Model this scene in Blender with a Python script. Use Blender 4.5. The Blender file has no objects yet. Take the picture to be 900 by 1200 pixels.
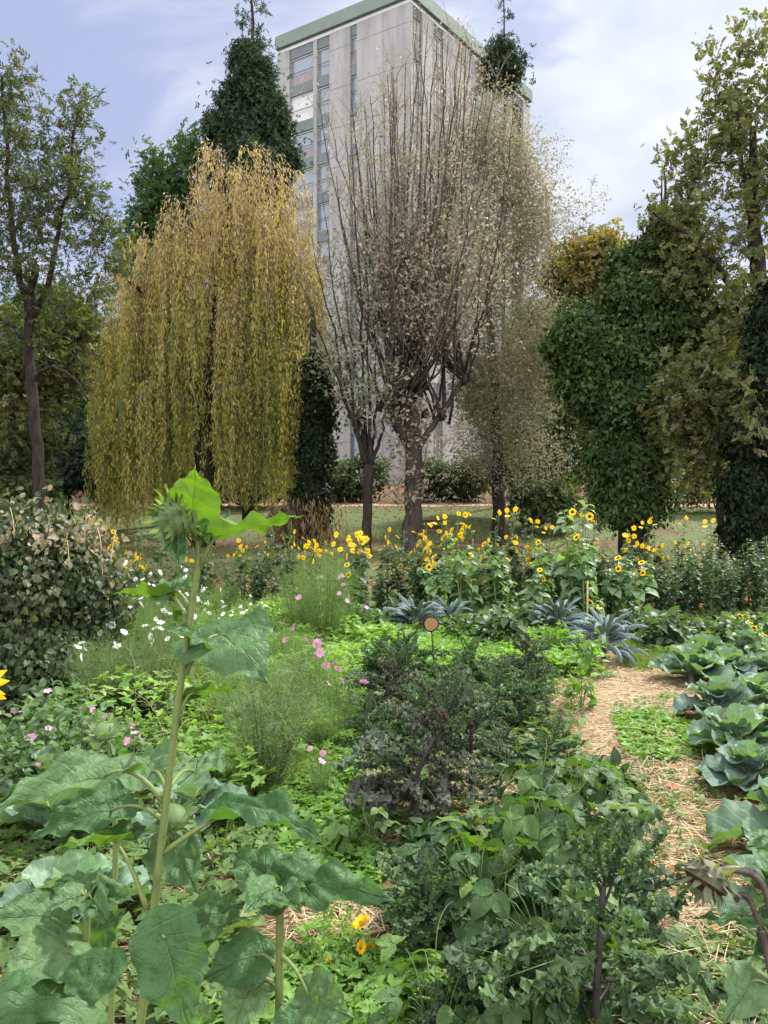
import bpy, math
import numpy as np
rng = np.random.default_rng(11)
sc = bpy.context.scene
COL = sc.collection
CAMZ = 1.6
F = 900.0            # focal length in photo pixels (900x1200)

def P(px, py, Y):
    return np.array([(px-450.0)/F*Y, Y, CAMZ-(py-600.0)/F*Y])
def sm(a, b, x):
    t = np.clip((np.asarray(x, float)-a)/(b-a), 0, 1)
    return t*t*(3-2*t)
def gz(x, y):
    y = np.asarray(y, float); x = np.asarray(x, float)
    z = 0.35*sm(16, 25, y) + 1.75*sm(25, 43, y) + 1.1*sm(42, 48, y)
    return z + 0.03*np.sin(x*1.3+y*.7)*sm(1, 4, np.abs(y))*0.6
def G(px, py):
    Y = 1440.0/max(py-600.0, 12.0)
    for _ in range(12):
        z = float(gz((px-450)/F*Y, Y)); Y = (CAMZ-z)*F/(py-600.0)
    return np.array([(px-450)/F*Y, Y, float(gz((px-450)/F*Y, Y))])
def norm(v):
    v = np.asarray(v, float); return v/np.maximum(np.linalg.norm(v, axis=-1, keepdims=True), 1e-9)
def frames(d, up):
    y = norm(d); up = np.broadcast_to(np.asarray(up, float), y.shape)
    x = np.cross(y, up); bad = np.linalg.norm(x, axis=-1) < 1e-4
    if bad.any(): x[bad] = np.cross(y[bad], [0.31, 0.9, 0.2])
    x = norm(x); z = np.cross(x, y)
    return np.stack([x, y, z], axis=-1)
def rdir(n, r=None):
    r = r or rng; return norm(r.normal(size=(n, 3)))

# ---------------------------------------------------------------- geometry accumulator
class Geo:
    def __init__(s): s.V=[]; s.Q=[]; s.T=[]; s.R=[]; s.U=[]; s.mq=[]; s.mt=[]; s.n=0
    def add(s, V, Q=None, T=None, rnd=0.5, uv=None, mat=0):
        V = np.asarray(V, float).reshape(-1, 3); k = len(V)
        s.V.append(V); s.R.append(np.broadcast_to(np.asarray(rnd, float), (k,)).copy())
        s.U.append(np.zeros((k, 3)) if uv is None else np.asarray(uv, float))
        if Q is not None and len(Q):
            Q = np.asarray(Q, int).reshape(-1, 4)+s.n; s.Q.append(Q); s.mq.append(np.full(len(Q), mat))
        if T is not None and len(T):
            T = np.asarray(T, int).reshape(-1, 3)+s.n; s.T.append(T); s.mt.append(np.full(len(T), mat))
        s.n += k
    def scatter(s, t, pos, R, scale, rnd, mat=0):
        pos = np.asarray(pos, float); N = len(pos)
        if N == 0: return
        scale = np.asarray(scale, float)
        if scale.ndim == 0: scale = np.full(N, float(scale))
        if scale.ndim == 1: scale = np.repeat(scale[:, None], 3, 1)
        V = t['V']; k = len(V)
        W = np.einsum('nij,nkj->nki', R, V[None]*scale[:, None, :]) + pos[:, None, :]
        off = (np.arange(N)*k)[:, None, None]
        Q = (t['Q'][None]+off).reshape(-1, 4) if len(t['Q']) else None
        T = (t['T'][None]+off).reshape(-1, 3) if len(t['T']) else None
        s.add(W.reshape(-1, 3), Q, T, np.repeat(np.broadcast_to(rnd, (N,)), k), np.tile(t['U'], (N, 1)), mat)
    def tube(s, pts, rad, sides=6, rnd=0.5, mat=0, cap=True):
        pts = np.asarray(pts, float); m = len(pts); rad = np.broadcast_to(np.asarray(rad, float), (m,))
        d = np.gradient(pts, axis=0); d = norm(d)
        ref = np.array([0.0, 0, 1]) if abs(d[:, 2]).mean() < .8 else np.array([1.0, 0.1, 0])
        x = norm(np.cross(d, ref)); z = np.cross(x, d)
        a = np.arange(sides)*2*math.pi/sides
        ring = x[:, None, :]*np.cos(a)[None, :, None]+z[:, None, :]*np.sin(a)[None, :, None]
        V = pts[:, None, :]+ring*rad[:, None, None]
        i = np.arange(m-1)[:, None]*sides; j = np.arange(sides)[None]; j2 = (j+1) % sides
        Q = np.stack([i+j, i+j2, i+sides+j2, i+sides+j], -1).reshape(-1, 4)
        seg = np.concatenate([[0], np.cumsum(np.linalg.norm(np.diff(pts, axis=0), axis=1))])
        U = np.stack([np.tile(a/6.283, m), np.repeat(seg, sides), np.zeros(m*sides)], -1)
        V = V.reshape(-1, 3); T = None
        if cap:
            V = np.vstack([V, pts[-1:]+d[-1:]*rad[-1]*.5, pts[:1]]); U = np.vstack([U, U[-1:], U[:1]])
            e = (m-1)*sides
            T = [[e+q, e+(q+1) % sides, m*sides] for q in range(sides)]+[[(q+1) % sides, q, m*sides+1] for q in range(sides)]
        s.add(V, Q, T, rnd, U, mat)
    def box(s, c, size, ax=None, rnd=.5, mat=0, bevel=0.0):
        c = np.asarray(c, float); h = np.asarray(size, float)/2
        ax = np.eye(3) if ax is None else np.asarray(ax, float)
        q = np.array([[x, y, z] for x in (-1, 1) for y in (-1, 1) for z in (-1, 1)], float)*h
        V = c+q@ax
        Q = [[0,1,3,2],[4,6,7,5],[0,4,5,1],[2,3,7,6],[0,2,6,4],[1,5,7,3]]
        # separate vertices per face so that shading stays flat
        V2 = np.concatenate([V[f] for f in Q]); Q2 = np.arange(24).reshape(6, 4)
        s.add(V2, Q2, None, rnd, None, mat)
    def mesh(s, name, mats, smooth=True):
        me = bpy.data.meshes.new(name)
        if not isinstance(mats, (list, tuple)): mats = [mats]
        for m in mats: me.materials.append(m)
        if s.n == 0: return me
        V = np.concatenate(s.V); Q = np.concatenate(s.Q) if s.Q else np.zeros((0, 4), int); T = np.concatenate(s.T) if s.T else np.zeros((0, 3), int)
        loops = np.concatenate([Q.ravel(), T.ravel()]).astype(np.int32)
        st = np.concatenate([np.arange(len(Q))*4, len(Q)*4+np.arange(len(T))*3]).astype(np.int32)
        me.vertices.add(len(V)); me.vertices.foreach_set('co', V.astype(np.float32).ravel())
        me.loops.add(len(loops)); me.loops.foreach_set('vertex_index', loops)
        me.polygons.add(len(st)); me.polygons.foreach_set('loop_start', st)
        mi = np.concatenate([np.concatenate(s.mq) if s.mq else np.zeros(0), np.concatenate(s.mt) if s.mt else np.zeros(0)]).astype(np.int32)
        me.polygons.foreach_set('material_index', mi)
        me.polygons.foreach_set('use_smooth', np.full(len(st), bool(smooth)))
        me.update(calc_edges=True)
        a = me.attributes.new('rnd', 'FLOAT', 'POINT'); a.data.foreach_set('value', np.concatenate(s.R).astype(np.float32))
        a = me.attributes.new('luv', 'FLOAT_VECTOR', 'POINT'); a.data.foreach_set('vector', np.concatenate(s.U).astype(np.float32).ravel())
        return me

# ---------------------------------------------------------------- objects
def tag(o, label=None, cat=None, group=None, kind=None):
    if label: o['label'] = label
    if cat: o['category'] = cat
    if group: o['group'] = group
    if kind: o['kind'] = kind
    return o
def link(name, me, parent=None):
    o = bpy.data.objects.new(name, me); COL.objects.link(o)
    if parent is not None: o.parent = parent
    return o
def empty(name, loc, rz=0.0, s=1.0):
    o = bpy.data.objects.new(name, None); COL.objects.link(o)
    o.location = [float(v) for v in loc]; o.rotation_euler = (0, 0, rz); o.scale = (s, s, s) if np.isscalar(s) else s
    o.empty_display_size = .1
    return o
def place(proto, loc, rz, s, label, cat, group=None, name=None, tilt=None):
    """copy of a plant: proto = (name, [(part name, mesh, [(sub-part name, mesh, matrix)], matrix)])"""
    r = empty(name or proto[0], loc, rz, s); tag(r, label, cat, group)
    if tilt: r.rotation_euler = (tilt[0], tilt[1], rz)
    for pn, me, subs, mw in proto[1]:
        p = link(pn, me, r)
        if mw is not None: p.matrix_local = mw
        for sn, sme, smw in subs:
            q = link(sn, sme, p)
            if smw is not None: q.matrix_local = smw
    return r
from mathutils import Matrix
def mat4(R, t, s=1.0):
    M = Matrix.Identity(4)
    for i in range(3):
        for j in range(3): M[i][j] = float(R[i][j])*s
        M[i][3] = float(t[i])
    return M

# ---------------------------------------------------------------- leaf templates
def T_(V, Q=(), T=(), U=None):
    V = np.asarray(V, float)
    return dict(V=V, Q=np.asarray(Q, int).reshape(-1, 4), T=np.asarray(T, int).reshape(-1, 3), U=np.zeros((len(V), 3)) if U is None else np.asarray(U, float))
def rhomb(w=.5, fold=.1, droop=.08):
    return T_([[0,0,0],[w/2,.45,fold],[0,1,-droop],[-w/2,.45,fold]], T=[[0,1,2],[0,2,3]], U=[[0,0,0],[1,.45,0],[0,1,0],[-1,.45,0]])
def merge(parts):
    V=[];Q=[];T=[];U=[];n=0
    for t, R, s, p in parts:
        V.append((t['V']*s)@np.asarray(R).T+np.asarray(p)); Q.append(t['Q']+n); T.append(t['T']+n); U.append(t['U']); n+=len(t['V'])
    return T_(np.concatenate(V), np.concatenate(Q), np.concatenate(T), np.concatenate(U))
def sprig(n=6, w=.4, ll=.42, seed=0, splay=.9):
    """a little twig with n leaves, length 1 along +Y"""
    r = np.random.default_rng(seed); L = rhomb(w, .1, .12); parts=[]
    for i in range(n):
        y = .15+.75*i/max(n-1, 1); sgn = 1 if i % 2 else -1
        d = np.array([sgn*splay*(1-.5*y), .5+.5*y, r.normal()*.25-.15]); 
        parts.append((L, frames(d[None], np.array([r.normal()*.4, r.normal()*.4, 1.0]))[0], ll*(.8+.4*r.random()), [0, y*.75, -.1*y*y]))
    return merge(parts)
class SN:
    """smooth 2-D noise from a few sines"""
    def __init__(s, r, n=6, f=3.0): s.k = r.normal(size=(n, 2))*f; s.p = r.random(n)*6.28; s.n = n
    def __call__(s, a, b): return sum(np.sin(a*s.k[i,0]+b*s.k[i,1]+s.p[i]) for i in range(s.n))/math.sqrt(s.n)
def w_heart(u): return np.sin(np.pi*np.clip(u, 0, 1)**.55)**1.05*(1-.25*u)*1.08
def w_ovate(u): return np.sin(np.pi*np.clip(u, 0, 1)**.72)**.85
def w_obov(u): return (.10+.9*sm(.05, .55, u))*np.sqrt(np.clip(1-np.clip((u-.55)/.45, 0, 1)**2.4, 0, 1))
def w_lance(u): return np.sin(np.pi*np.clip(u, 0, 1)**.8)
def w_strap(u): return np.sin(np.pi*np.clip(u, .0, 1)**.9)**.45*(.35+.65*sm(0, .25, u))
def gleaf(nu, nv, wf, W, arch=.2, fold=.15, quilt=0., edge=0., ew=5, heart=0., serr=0., seed=0, cup=0., qf=9., roll=0.):
    r = np.random.default_rng(seed)
    u = np.linspace(0, 1, nu)[:, None]*np.ones((1, nv)); v = np.linspace(-1, 1, nv)[None]*np.ones((nu, 1))
    av = np.abs(v); w = wf(u)*W/2
    sv = 1+serr*np.sin(u*math.pi*2*nu*.25)*(av > .95)
    x = v*w*sv; y = u - heart*av**1.6*np.clip(1-u*2.2, 0, 1)**1.3
    z = fold*av*w*2 + cup*(av**2)*w*2 - arch*u**2 - roll*av**3*w*2
    N1 = SN(r, 6, qf); z = z + quilt*N1(x*1.6/ max(W, .01)*.6, u)*np.clip(4*w/W, 0, 1)
    ph = r.random()*6.28
    z = z + edge*av**2*np.sin(u*ew*6.283+ph+v*1.2)*np.clip(6*w/W, 0, 1)
    # sag along a bent midrib (keeps the length about 1)
    V = np.stack([x, y, z], -1).reshape(-1, 3)
    i = np.arange(nu-1)[:, None]*nv; j = np.arange(nv-1)[None]
    Q = np.stack([i+j, i+j+1, i+nv+j+1, i+nv+j], -1).reshape(-1, 4)
    return T_(V, Q, (), np.stack([v, u, np.zeros_like(u)], -1).reshape(-1, 3))
def bend(t, ang, p=1.5):
    """curl the template along +Y so that the tip turns down by ang radians"""
    V = t['V'].copy(); y = np.clip(V[:, 1], 0, 1)
    n = 60; s = np.linspace(0, 1, n); th = -ang*s**p
    cy = np.concatenate([[0], np.cumsum(np.cos(th[:-1])/(n-1))]); cz = np.concatenate([[0], np.cumsum(np.sin(th[:-1])/(n-1))])
    Y = np.interp(y, s, cy); Z = np.interp(y, s, cz); A = np.interp(y, s, th)
    extra = V[:, 1]-y
    V2 = np.stack([V[:, 0], Y+extra*np.cos(A)-V[:, 2]*np.sin(A), Z+extra*np.sin(A)+V[:, 2]*np.cos(A)], -1)
    return T_(V2, t['Q'], t['T'], t['U'])
def ruffle_leaf(nu=52, nv=9, W=.55, seed=0, amp=.05, waves=8):
    r = np.random.default_rng(seed)
    u = np.linspace(0, 1, nu)[:, None]*np.ones((1, nv)); v = np.linspace(-1, 1, nv)[None]*np.ones((nu, 1))
    av = np.abs(v); sg = np.sign(v)
    w = (.06+.94*np.sin(np.pi*np.clip((u-.12)/.88, 0, 1)**.75)**.7)*W/2*(1+.18*np.sin(u*17+sg*r.random()*6))
    p1, p2, p3 = r.random(3)*6.28
    wm = np.clip((u-.15)/.15, 0, 1)
    a = wm*av**1.4
    z = amp*a*np.sin(u*waves*6.283+p1+sg*1.7) + amp*.55*a*av*np.sin(u*waves*2.4*6.283+p2+sg)
    x = v*w + sg*amp*.5*a*np.cos(u*waves*2.4*6.283+p3) 
    y = u + amp*.6*a*np.cos(u*waves*6.283+p1+sg*1.7+1.2)
    z = z + .16*av*w*2 - .02
    V = np.stack([x, y, z], -1).reshape(-1, 3)
    i = np.arange(nu-1)[:, None]*nv; j = np.arange(nv-1)[None]
    Q = np.stack([i+j, i+j+1, i+nv+j+1, i+nv+j], -1).reshape(-1, 4)
    return T_(V, Q, (), np.stack([v, u, np.zeros_like(u)], -1).reshape(-1, 3))

# ---------------------------------------------------------------- materials
def nt(m): m.use_nodes = True; t = m.node_tree; t.nodes.clear(); return t, t.nodes, t.links
def ramp(N, cols):
    r = N.new('ShaderNodeValToRGB'); e = r.color_ramp.elements
    while len(e) > 1: e.remove(e[-1])
    for i, c in enumerate(cols):
        pos = i/max(len(cols)-1, 1) if len(c) == 3 else c[3]
        if i == 0: el = e[0]; el.position = pos
        else: el = e.new(pos)
        el.color = (c[0], c[1], c[2], 1)
    return r
def mth(N, L, op, a, b=None, c=None):
    n = N.new('ShaderNodeMath'); n.operation = op
    for i, v in enumerate((a, b, c)):
        if v is None: continue
        if isinstance(v, (int, float)): n.inputs[i].default_value = v
        else: L.new(v, n.inputs[i])
    return n.outputs[0]
def mixc(N, L, fac, a, b, mode='MIX'):
    n = N.new('ShaderNodeMix'); n.data_type = 'RGBA'; n.blend_type = mode
    for s, v in ((n.inputs[0], fac), (n.inputs[6], a), (n.inputs[7], b)):
        if isinstance(v, (int, float)): s.default_value = v
        elif isinstance(v, tuple): s.default_value = (*v, 1)
        else: L.new(v, s)
    return n.outputs[2]
def leaf_mat(name, cols, rough=.5, trans=.3, vein=0., vcol=(.2,.3,.15), spec=.35, bump=0., bscale=60, tint=(1.9,2.1,.5), edge=None, nveins=7, var=.35, spots=0., scol=(.13,.085,.03), sscale=38):
    m = bpy.data.materials.new(name); t, N, L = nt(m)
    at = N.new('ShaderNodeAttribute'); at.attribute_name = 'rnd'
    oi = N.new('ShaderNodeObjectInfo')
    f = mth(N, L, 'MULTIPLY_ADD', oi.outputs['Random'], .22, mth(N, L, 'MULTIPLY', at.outputs['Fac'], .8))
    rp = ramp(N, cols); L.new(f, rp.inputs[0]); col = rp.outputs[0]
    tc = N.new('ShaderNodeTexCoord')
    nz = N.new('ShaderNodeTexNoise'); nz.inputs['Scale'].default_value = bscale*.35; nz.inputs['Detail'].default_value = 3
    L.new(tc.outputs['Object'], nz.inputs['Vector'])
    fac = mth(N, L, 'MULTIPLY_ADD', nz.outputs['Fac'], var*2, 1-var)
    hsv = N.new('ShaderNodeHueSaturation'); L.new(col, hsv.inputs['Color']); L.new(fac, hsv.inputs['Value']); col = hsv.outputs[0]
    height = None
    lu = N.new('ShaderNodeAttribute'); lu.attribute_name = 'luv'
    sx = N.new('ShaderNodeSeparateXYZ'); L.new(lu.outputs['Vector'], sx.inputs[0])
    au = mth(N, L, 'ABSOLUTE', sx.outputs[0])
    if edge:
        e = mth(N, L, 'SMOOTH_MIN', 1.0, mth(N, L, 'POWER', au, 2.5), .1)
        col = mixc(N, L, e, col, edge)
    if vein > 0:
        mid = mth(N, L, 'SUBTRACT', 1.0, mth(N, L, 'MULTIPLY', au, 22.0)); mid = mth(N, L, 'MAXIMUM', mid, 0.0)
        wv = mth(N, L, 'SUBTRACT', mth(N, L, 'MULTIPLY', sx.outputs[1], float(nveins)), mth(N, L, 'MULTIPLY', mth(N, L, 'POWER', au, .8), nveins*.33))
        fr = mth(N, L, 'ABSOLUTE', mth(N, L, 'SUBTRACT', mth(N, L, 'FRACT', wv), .5))
        sd = mth(N, L, 'MAXIMUM', mth(N, L, 'SUBTRACT', 1.0, mth(N, L, 'MULTIPLY', fr, 11.0)), 0.0)
        sd = mth(N, L, 'MULTIPLY', sd, mth(N, L, 'SUBTRACT', 1.0, mth(N, L, 'MULTIPLY', au, .6)))
        vv = mth(N, L, 'MAXIMUM', mid, mth(N, L, 'MULTIPLY', sd, .55))
        col = mixc(N, L, mth(N, L, 'MULTIPLY', vv, vein), col, vcol)
        height = mth(N, L, 'MULTIPLY', vv, -.22)
    if spots > 0:
        n2 = N.new('ShaderNodeTexNoise'); n2.inputs['Scale'].default_value = sscale; n2.inputs['Detail'].default_value = 2
        L.new(tc.outputs['Object'], n2.inputs['Vector'])
        s2 = N.new('ShaderNodeMapRange'); L.new(n2.outputs['Fac'], s2.inputs[0]); s2.inputs[1].default_value = .68; s2.inputs[2].default_value = .76
        s2.inputs[3].default_value = 0; s2.inputs[4].default_value = spots
        col = mixc(N, L, s2.outputs[0], col, scol)
    pb = N.new('ShaderNodeBsdfPrincipled'); L.new(col, pb.inputs['Base Color']); pb.inputs['Roughness'].default_value = rough
    pb.inputs['Specular IOR Level'].default_value = spec*.45
    tb = N.new('ShaderNodeBsdfTranslucent'); L.new(mixc(N, L, 1.0, col, tint, 'MULTIPLY'), tb.inputs[0])
    if bump > 0:
        n3 = N.new('ShaderNodeTexNoise'); n3.inputs['Scale'].default_value = bscale; n3.inputs['Detail'].default_value = 4
        L.new(tc.outputs['Object'], n3.inputs['Vector'])
        h = n3.outputs['Fac'] if height is None else mth(N, L, 'ADD', n3.outputs['Fac'], height)
        bp = N.new('ShaderNodeBump'); bp.inputs['Strength'].default_value = bump; bp.inputs['Distance'].default_value = .006
        L.new(h, bp.inputs['Height']); L.new(bp.outputs[0], pb.inputs['Normal'])
    mx = N.new('ShaderNodeMixShader'); mx.inputs[0].default_value = trans
    L.new(pb.outputs[0], mx.inputs[1]); L.new(tb.outputs[0], mx.inputs[2])
    out = N.new('ShaderNodeOutputMaterial'); L.new(mx.outputs[0], out.inputs[0])
    return m
def solid_mat(name, cols, scale=5., rough=.8, bump=.3, detail=6, spec=.3, stretch=(1,1,1), metal=0., bdist=.02, lo=.3, hi=.7):
    """noise between a few colours, object coordinates"""
    m = bpy.data.materials.new(name); t, N, L = nt(m)
    tc = N.new('ShaderNodeTexCoord'); mp = N.new('ShaderNodeMapping'); mp.inputs['Scale'].default_value = stretch
    L.new(tc.outputs['Object'], mp.inputs[0])
    nz = N.new('ShaderNodeTexNoise'); nz.inputs['Scale'].default_value = scale; nz.inputs['Detail'].default_value = detail; nz.inputs['Roughness'].default_value = .65
    L.new(mp.outputs[0], nz.inputs['Vector'])
    mr = N.new('ShaderNodeMapRange'); L.new(nz.outputs['Fac'], mr.inputs[0]); mr.inputs[1].default_value = lo; mr.inputs[2].default_value = hi
    rp = ramp(N, cols); L.new(mr.outputs[0], rp.inputs[0])
    pb = N.new('ShaderNodeBsdfPrincipled'); L.new(rp.outputs[0], pb.inputs['Base Color'])
    pb.inputs['Roughness'].default_value = rough; pb.inputs['Specular IOR Level'].default_value = spec; pb.inputs['Metallic'].default_value = metal
    if bump > 0:
        bp = N.new('ShaderNodeBump'); bp.inputs['Strength'].default_value = bump; bp.inputs['Distance'].default_value = bdist
        L.new(nz.outputs['Fac'], bp.inputs['Height']); L.new(bp.outputs[0], pb.inputs['Normal'])
    out = N.new('ShaderNodeOutputMaterial'); L.new(pb.outputs[0], out.inputs[0])
    m['_rp'] = rp.name
    return m
# ================================================================ camera, light, sky
R_ = math.radians
cam_d = bpy.data.cameras.new('camera'); cam = bpy.data.objects.new('camera', cam_d); COL.objects.link(cam)
cam.location = (0, 0, CAMZ); cam.rotation_euler = (R_(90), 0, 0)
cam_d.sensor_fit = 'VERTICAL'; cam_d.sensor_height = 36; cam_d.lens = 27; cam_d.clip_end = 3000; cam_d.clip_start = .05
sc.camera = cam
SUN_EL, SUN_AZ = R_(50), R_(46)      # azimuth clockwise from +Y (the view direction)
sd = bpy.data.lights.new('sun', 'SUN'); so = bpy.data.objects.new('sun', sd); COL.objects.link(so)
sd.energy = 3.8; sd.angle = R_(4); sd.color = (1, .965, .90)
so.rotation_euler = (R_(90)-SUN_EL, 0, -SUN_AZ+math.pi)
so.rotation_euler = (math.pi/2-SUN_EL, 0, math.pi-SUN_AZ)
w = bpy.data.worlds.new('World'); sc.world = w; w.use_nodes = True
t = w.node_tree; N = t.nodes; L = t.links; N.clear()
sky = N.new('ShaderNodeTexSky'); sky.sky_type = 'NISHITA'; sky.sun_disc = False; sky.sun_elevation = SUN_EL; sky.sun_rotation = SUN_AZ
sky.air_density = 1.0; sky.dust_density = 1.5
tc = N.new('ShaderNodeTexCoord'); sx = N.new('ShaderNodeSeparateXYZ'); L.new(tc.outputs['Generated'], sx.inputs[0])
zz = mth(N, L, 'ADD', mth(N, L, 'MAXIMUM', sx.outputs[2], 0.0), .22)
cv = N.new('ShaderNodeCombineXYZ')
L.new(mth(N, L, 'DIVIDE', sx.outputs[0], zz), cv.inputs[0]); L.new(mth(N, L, 'DIVIDE', sx.outputs[1], zz), cv.inputs[1])
mp = N.new('ShaderNodeMapping'); mp.inputs['Location'].default_value = (.35, .3, 0); L.new(cv.outputs[0], mp.inputs[0])
n1 = N.new('ShaderNodeTexNoise'); n1.inputs['Scale'].default_value = 1.9; n1.inputs['Detail'].default_value = 9; n1.inputs['Roughness'].default_value = .56; n1.inputs['Distortion'].default_value = .7
L.new(mp.outputs[0], n1.inputs['Vector'])
# more cloud to the right (towards the sun), thinner on the left
bias = mth(N, L, 'MULTIPLY_ADD', sx.outputs[0], .30, n1.outputs['Fac'])
mk = N.new('ShaderNodeMapRange'); L.new(bias, mk.inputs[0]); mk.inputs[1].default_value = .40; mk.inputs[2].default_value = .58
mk.interpolation_type = 'SMOOTHSTEP'
n2 = N.new('ShaderNodeTexNoise'); n2.inputs['Scale'].default_value = 3.0; n2.inputs['Detail'].default_value = 7
L.new(mp.outputs[0], n2.inputs['Vector'])
cr = ramp(N, [(2.35, 2.6, 3.4, .36), (3.6, 3.8, 4.1, .62)]); L.new(n2.outputs['Fac'], cr.inputs[0])
# the thin veil between the clouds: blue sky seen through haze
veil = mixc(N, L, .9, sky.outputs[0], (1.85, 2.1, 3.1))
skyc = mixc(N, L, mk.outputs[0], veil, cr.outputs[0])
# fill light added to unseen sky overhead and behind the camera; glow round sun
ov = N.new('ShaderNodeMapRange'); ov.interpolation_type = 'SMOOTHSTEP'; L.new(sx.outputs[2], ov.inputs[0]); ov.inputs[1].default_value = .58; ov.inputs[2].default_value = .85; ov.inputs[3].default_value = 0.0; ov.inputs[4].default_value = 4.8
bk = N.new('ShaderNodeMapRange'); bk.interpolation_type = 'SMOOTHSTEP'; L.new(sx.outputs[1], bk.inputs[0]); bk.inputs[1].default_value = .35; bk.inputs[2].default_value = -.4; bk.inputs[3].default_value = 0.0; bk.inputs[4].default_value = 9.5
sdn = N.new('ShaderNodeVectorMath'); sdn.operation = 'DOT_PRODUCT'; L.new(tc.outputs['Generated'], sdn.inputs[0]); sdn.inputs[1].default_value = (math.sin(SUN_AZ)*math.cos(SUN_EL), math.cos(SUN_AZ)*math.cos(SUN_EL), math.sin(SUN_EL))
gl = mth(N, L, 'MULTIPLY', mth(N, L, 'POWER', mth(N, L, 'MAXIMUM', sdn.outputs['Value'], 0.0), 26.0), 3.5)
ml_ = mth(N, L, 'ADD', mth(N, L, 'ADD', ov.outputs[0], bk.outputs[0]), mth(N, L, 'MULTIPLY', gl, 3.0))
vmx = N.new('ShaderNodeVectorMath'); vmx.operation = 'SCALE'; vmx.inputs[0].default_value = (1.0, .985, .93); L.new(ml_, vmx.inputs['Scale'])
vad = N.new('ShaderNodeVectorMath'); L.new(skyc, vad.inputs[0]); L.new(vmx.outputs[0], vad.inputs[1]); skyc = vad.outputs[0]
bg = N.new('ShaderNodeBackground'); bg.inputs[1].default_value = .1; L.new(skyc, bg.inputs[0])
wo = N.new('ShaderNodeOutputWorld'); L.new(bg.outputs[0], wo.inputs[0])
vs = sc.view_settings; vs.view_transform = 'Standard'; vs.look = 'None'; vs.exposure = 1.36; vs.gamma = 1; vs.use_curve_mapping = False
cy = sc.cycles; cy.max_bounces = 6; cy.diffuse_bounces = 3; cy.glossy_bounces = 2; cy.transmission_bounces = 4; cy.transparent_max_bounces = 4
cy.use_denoising = True; cy.caustics_reflective = False; cy.caustics_refractive = False; cy.sample_clamp_indirect = 6

# ================================================================ ground
def sheet(name, x0, x1, y0, y1, nx, ny, dz, mat, fx=None, edge=None):
    g = Geo()
    u = np.linspace(0, 1, nx); v = np.linspace(0, 1, ny)
    if fx: u, v = fx(u, v)
    X, Y = np.meshgrid(x0+(x1-x0)*u, y0+(y1-y0)*v)
    if edge: X, Y = edge(X, Y)
    Z = gz(X, Y)+dz
    i = np.arange(ny-1)[:, None]*nx; j = np.arange(nx-1)[None]
    Q = np.stack([i+j, i+j+1, i+nx+j+1, i+nx+j], -1).reshape(-1, 4)
    g.add(np.stack([X, Y, Z], -1).reshape(-1, 3), Q)
    o = link(name, g.mesh(name, mat)); tag(o, kind='structure'); return o
soil_m = solid_mat('soil_material', [(.022,.013,.008), (.06,.036,.02), (.11,.07,.04), (.05,.05,.02)], 7, .95, .8, 10, .15)
lawn_m = solid_mat('lawn_material', [(.085,.072,.042), (.078,.09,.038), (.065,.092,.034), (.10,.085,.05)], 3.2, .95, .6, 12, .1)
bark_m0 = solid_mat('leaf_litter_material', [(.06,.03,.02), (.13,.06,.04), (.17,.09,.06), (.07,.045,.03)], 9, .95, .6, 10, .1)
path_m = solid_mat('straw_path_material', [(.07,.045,.027), (.16,.105,.06), (.24,.165,.10), (.11,.072,.042)], 16, .95, .9, 12, .1)
trail_m = solid_mat('trail_material', [(.22,.15,.11), (.30,.21,.15), (.2,.16,.1)], 5, .95, .4, 8, .1)
def stretch(u, v): return u, v**2.2
sheet('ground', -900, 900, -30, 1500, 90, 140, 0.0, soil_m, fx=lambda u, v: (np.sign(u-.5)*np.abs(2*u-1)**2.6*.5+.5, v**3))
wob = SN(np.random.default_rng(5), 6, 1.2)
sheet('lawn', -40, 40, 14.6, 40.0, 60, 60, .03, lawn_m)
sheet('leafy_bank', -60, 60, 40.0, 56.0, 60, 40, .03, bark_m0)
sheet('trail', -45, 45, 38.6, 40.2, 60, 6, .05, trail_m, edge=lambda X, Y: (X, Y+.25*wob(X*.3, X*0)))
sheet('mulch_strip', -16, 16, 11.2, 17.0, 60, 30, .012, bark_m0, edge=lambda X, Y: (X, Y+.25*wob(X, X*0)*(Y < 12)))
def path_edge(X, Y):
    # X holds 0..1 across, follows the straw path between the beds
    Yk = [2.0, 2.6, 3.3, 4.0, 5.0, 6.0, 7.0, 8.2, 9.3]
    lk = [.55, .80, .93, 1.08, 1.18, 1.28, 1.42, 1.8, 2.2]
    rk = [1.15, 1.35, 1.62, 1.92, 2.30, 2.62, 2.95, 3.25, 3.4]
    l = np.interp(Y, Yk, lk)+.10*wob(Y*2.2, Y*0+3); r = np.interp(Y, Yk, rk)+.10*wob(Y*2.0, Y*0+9)
    return l+(r-l)*X, Y
sheet('straw_path', 0, 1, 2.0, 9.2, 14, 60, .008, path_m, edge=path_edge)

# ================================================================ apartment tower
conc = bpy.data.materials.new('concrete_panels'); t, N, L = nt(conc)
tc = N.new('ShaderNodeTexCoord'); sx = N.new('ShaderNodeSeparateXYZ'); L.new(tc.outputs['Object'], sx.inputs[0])
nz = N.new('ShaderNodeTexNoise'); nz.inputs['Scale'].default_value = 1.1; nz.inputs['Detail'].default_value = 8
mp = N.new('ShaderNodeMapping'); mp.inputs['Scale'].default_value = (1.6, 1.6, .22); L.new(tc.outputs['Object'], mp.inputs[0]); L.new(mp.outputs[0], nz.inputs['Vector'])
rp = ramp(N, [(.155,.15,.147,.25), (.225,.22,.217,.5), (.28,.275,.272,.8)]); L.new(nz.outputs['Fac'], rp.inputs[0])
fr = mth(N, L, 'FRACT', mth(N, L, 'DIVIDE', mth(N, L, 'SUBTRACT', sx.outputs[2], 33.55), 2.72))
jl = mth(N, L, 'LESS_THAN', fr, .022)
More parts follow.
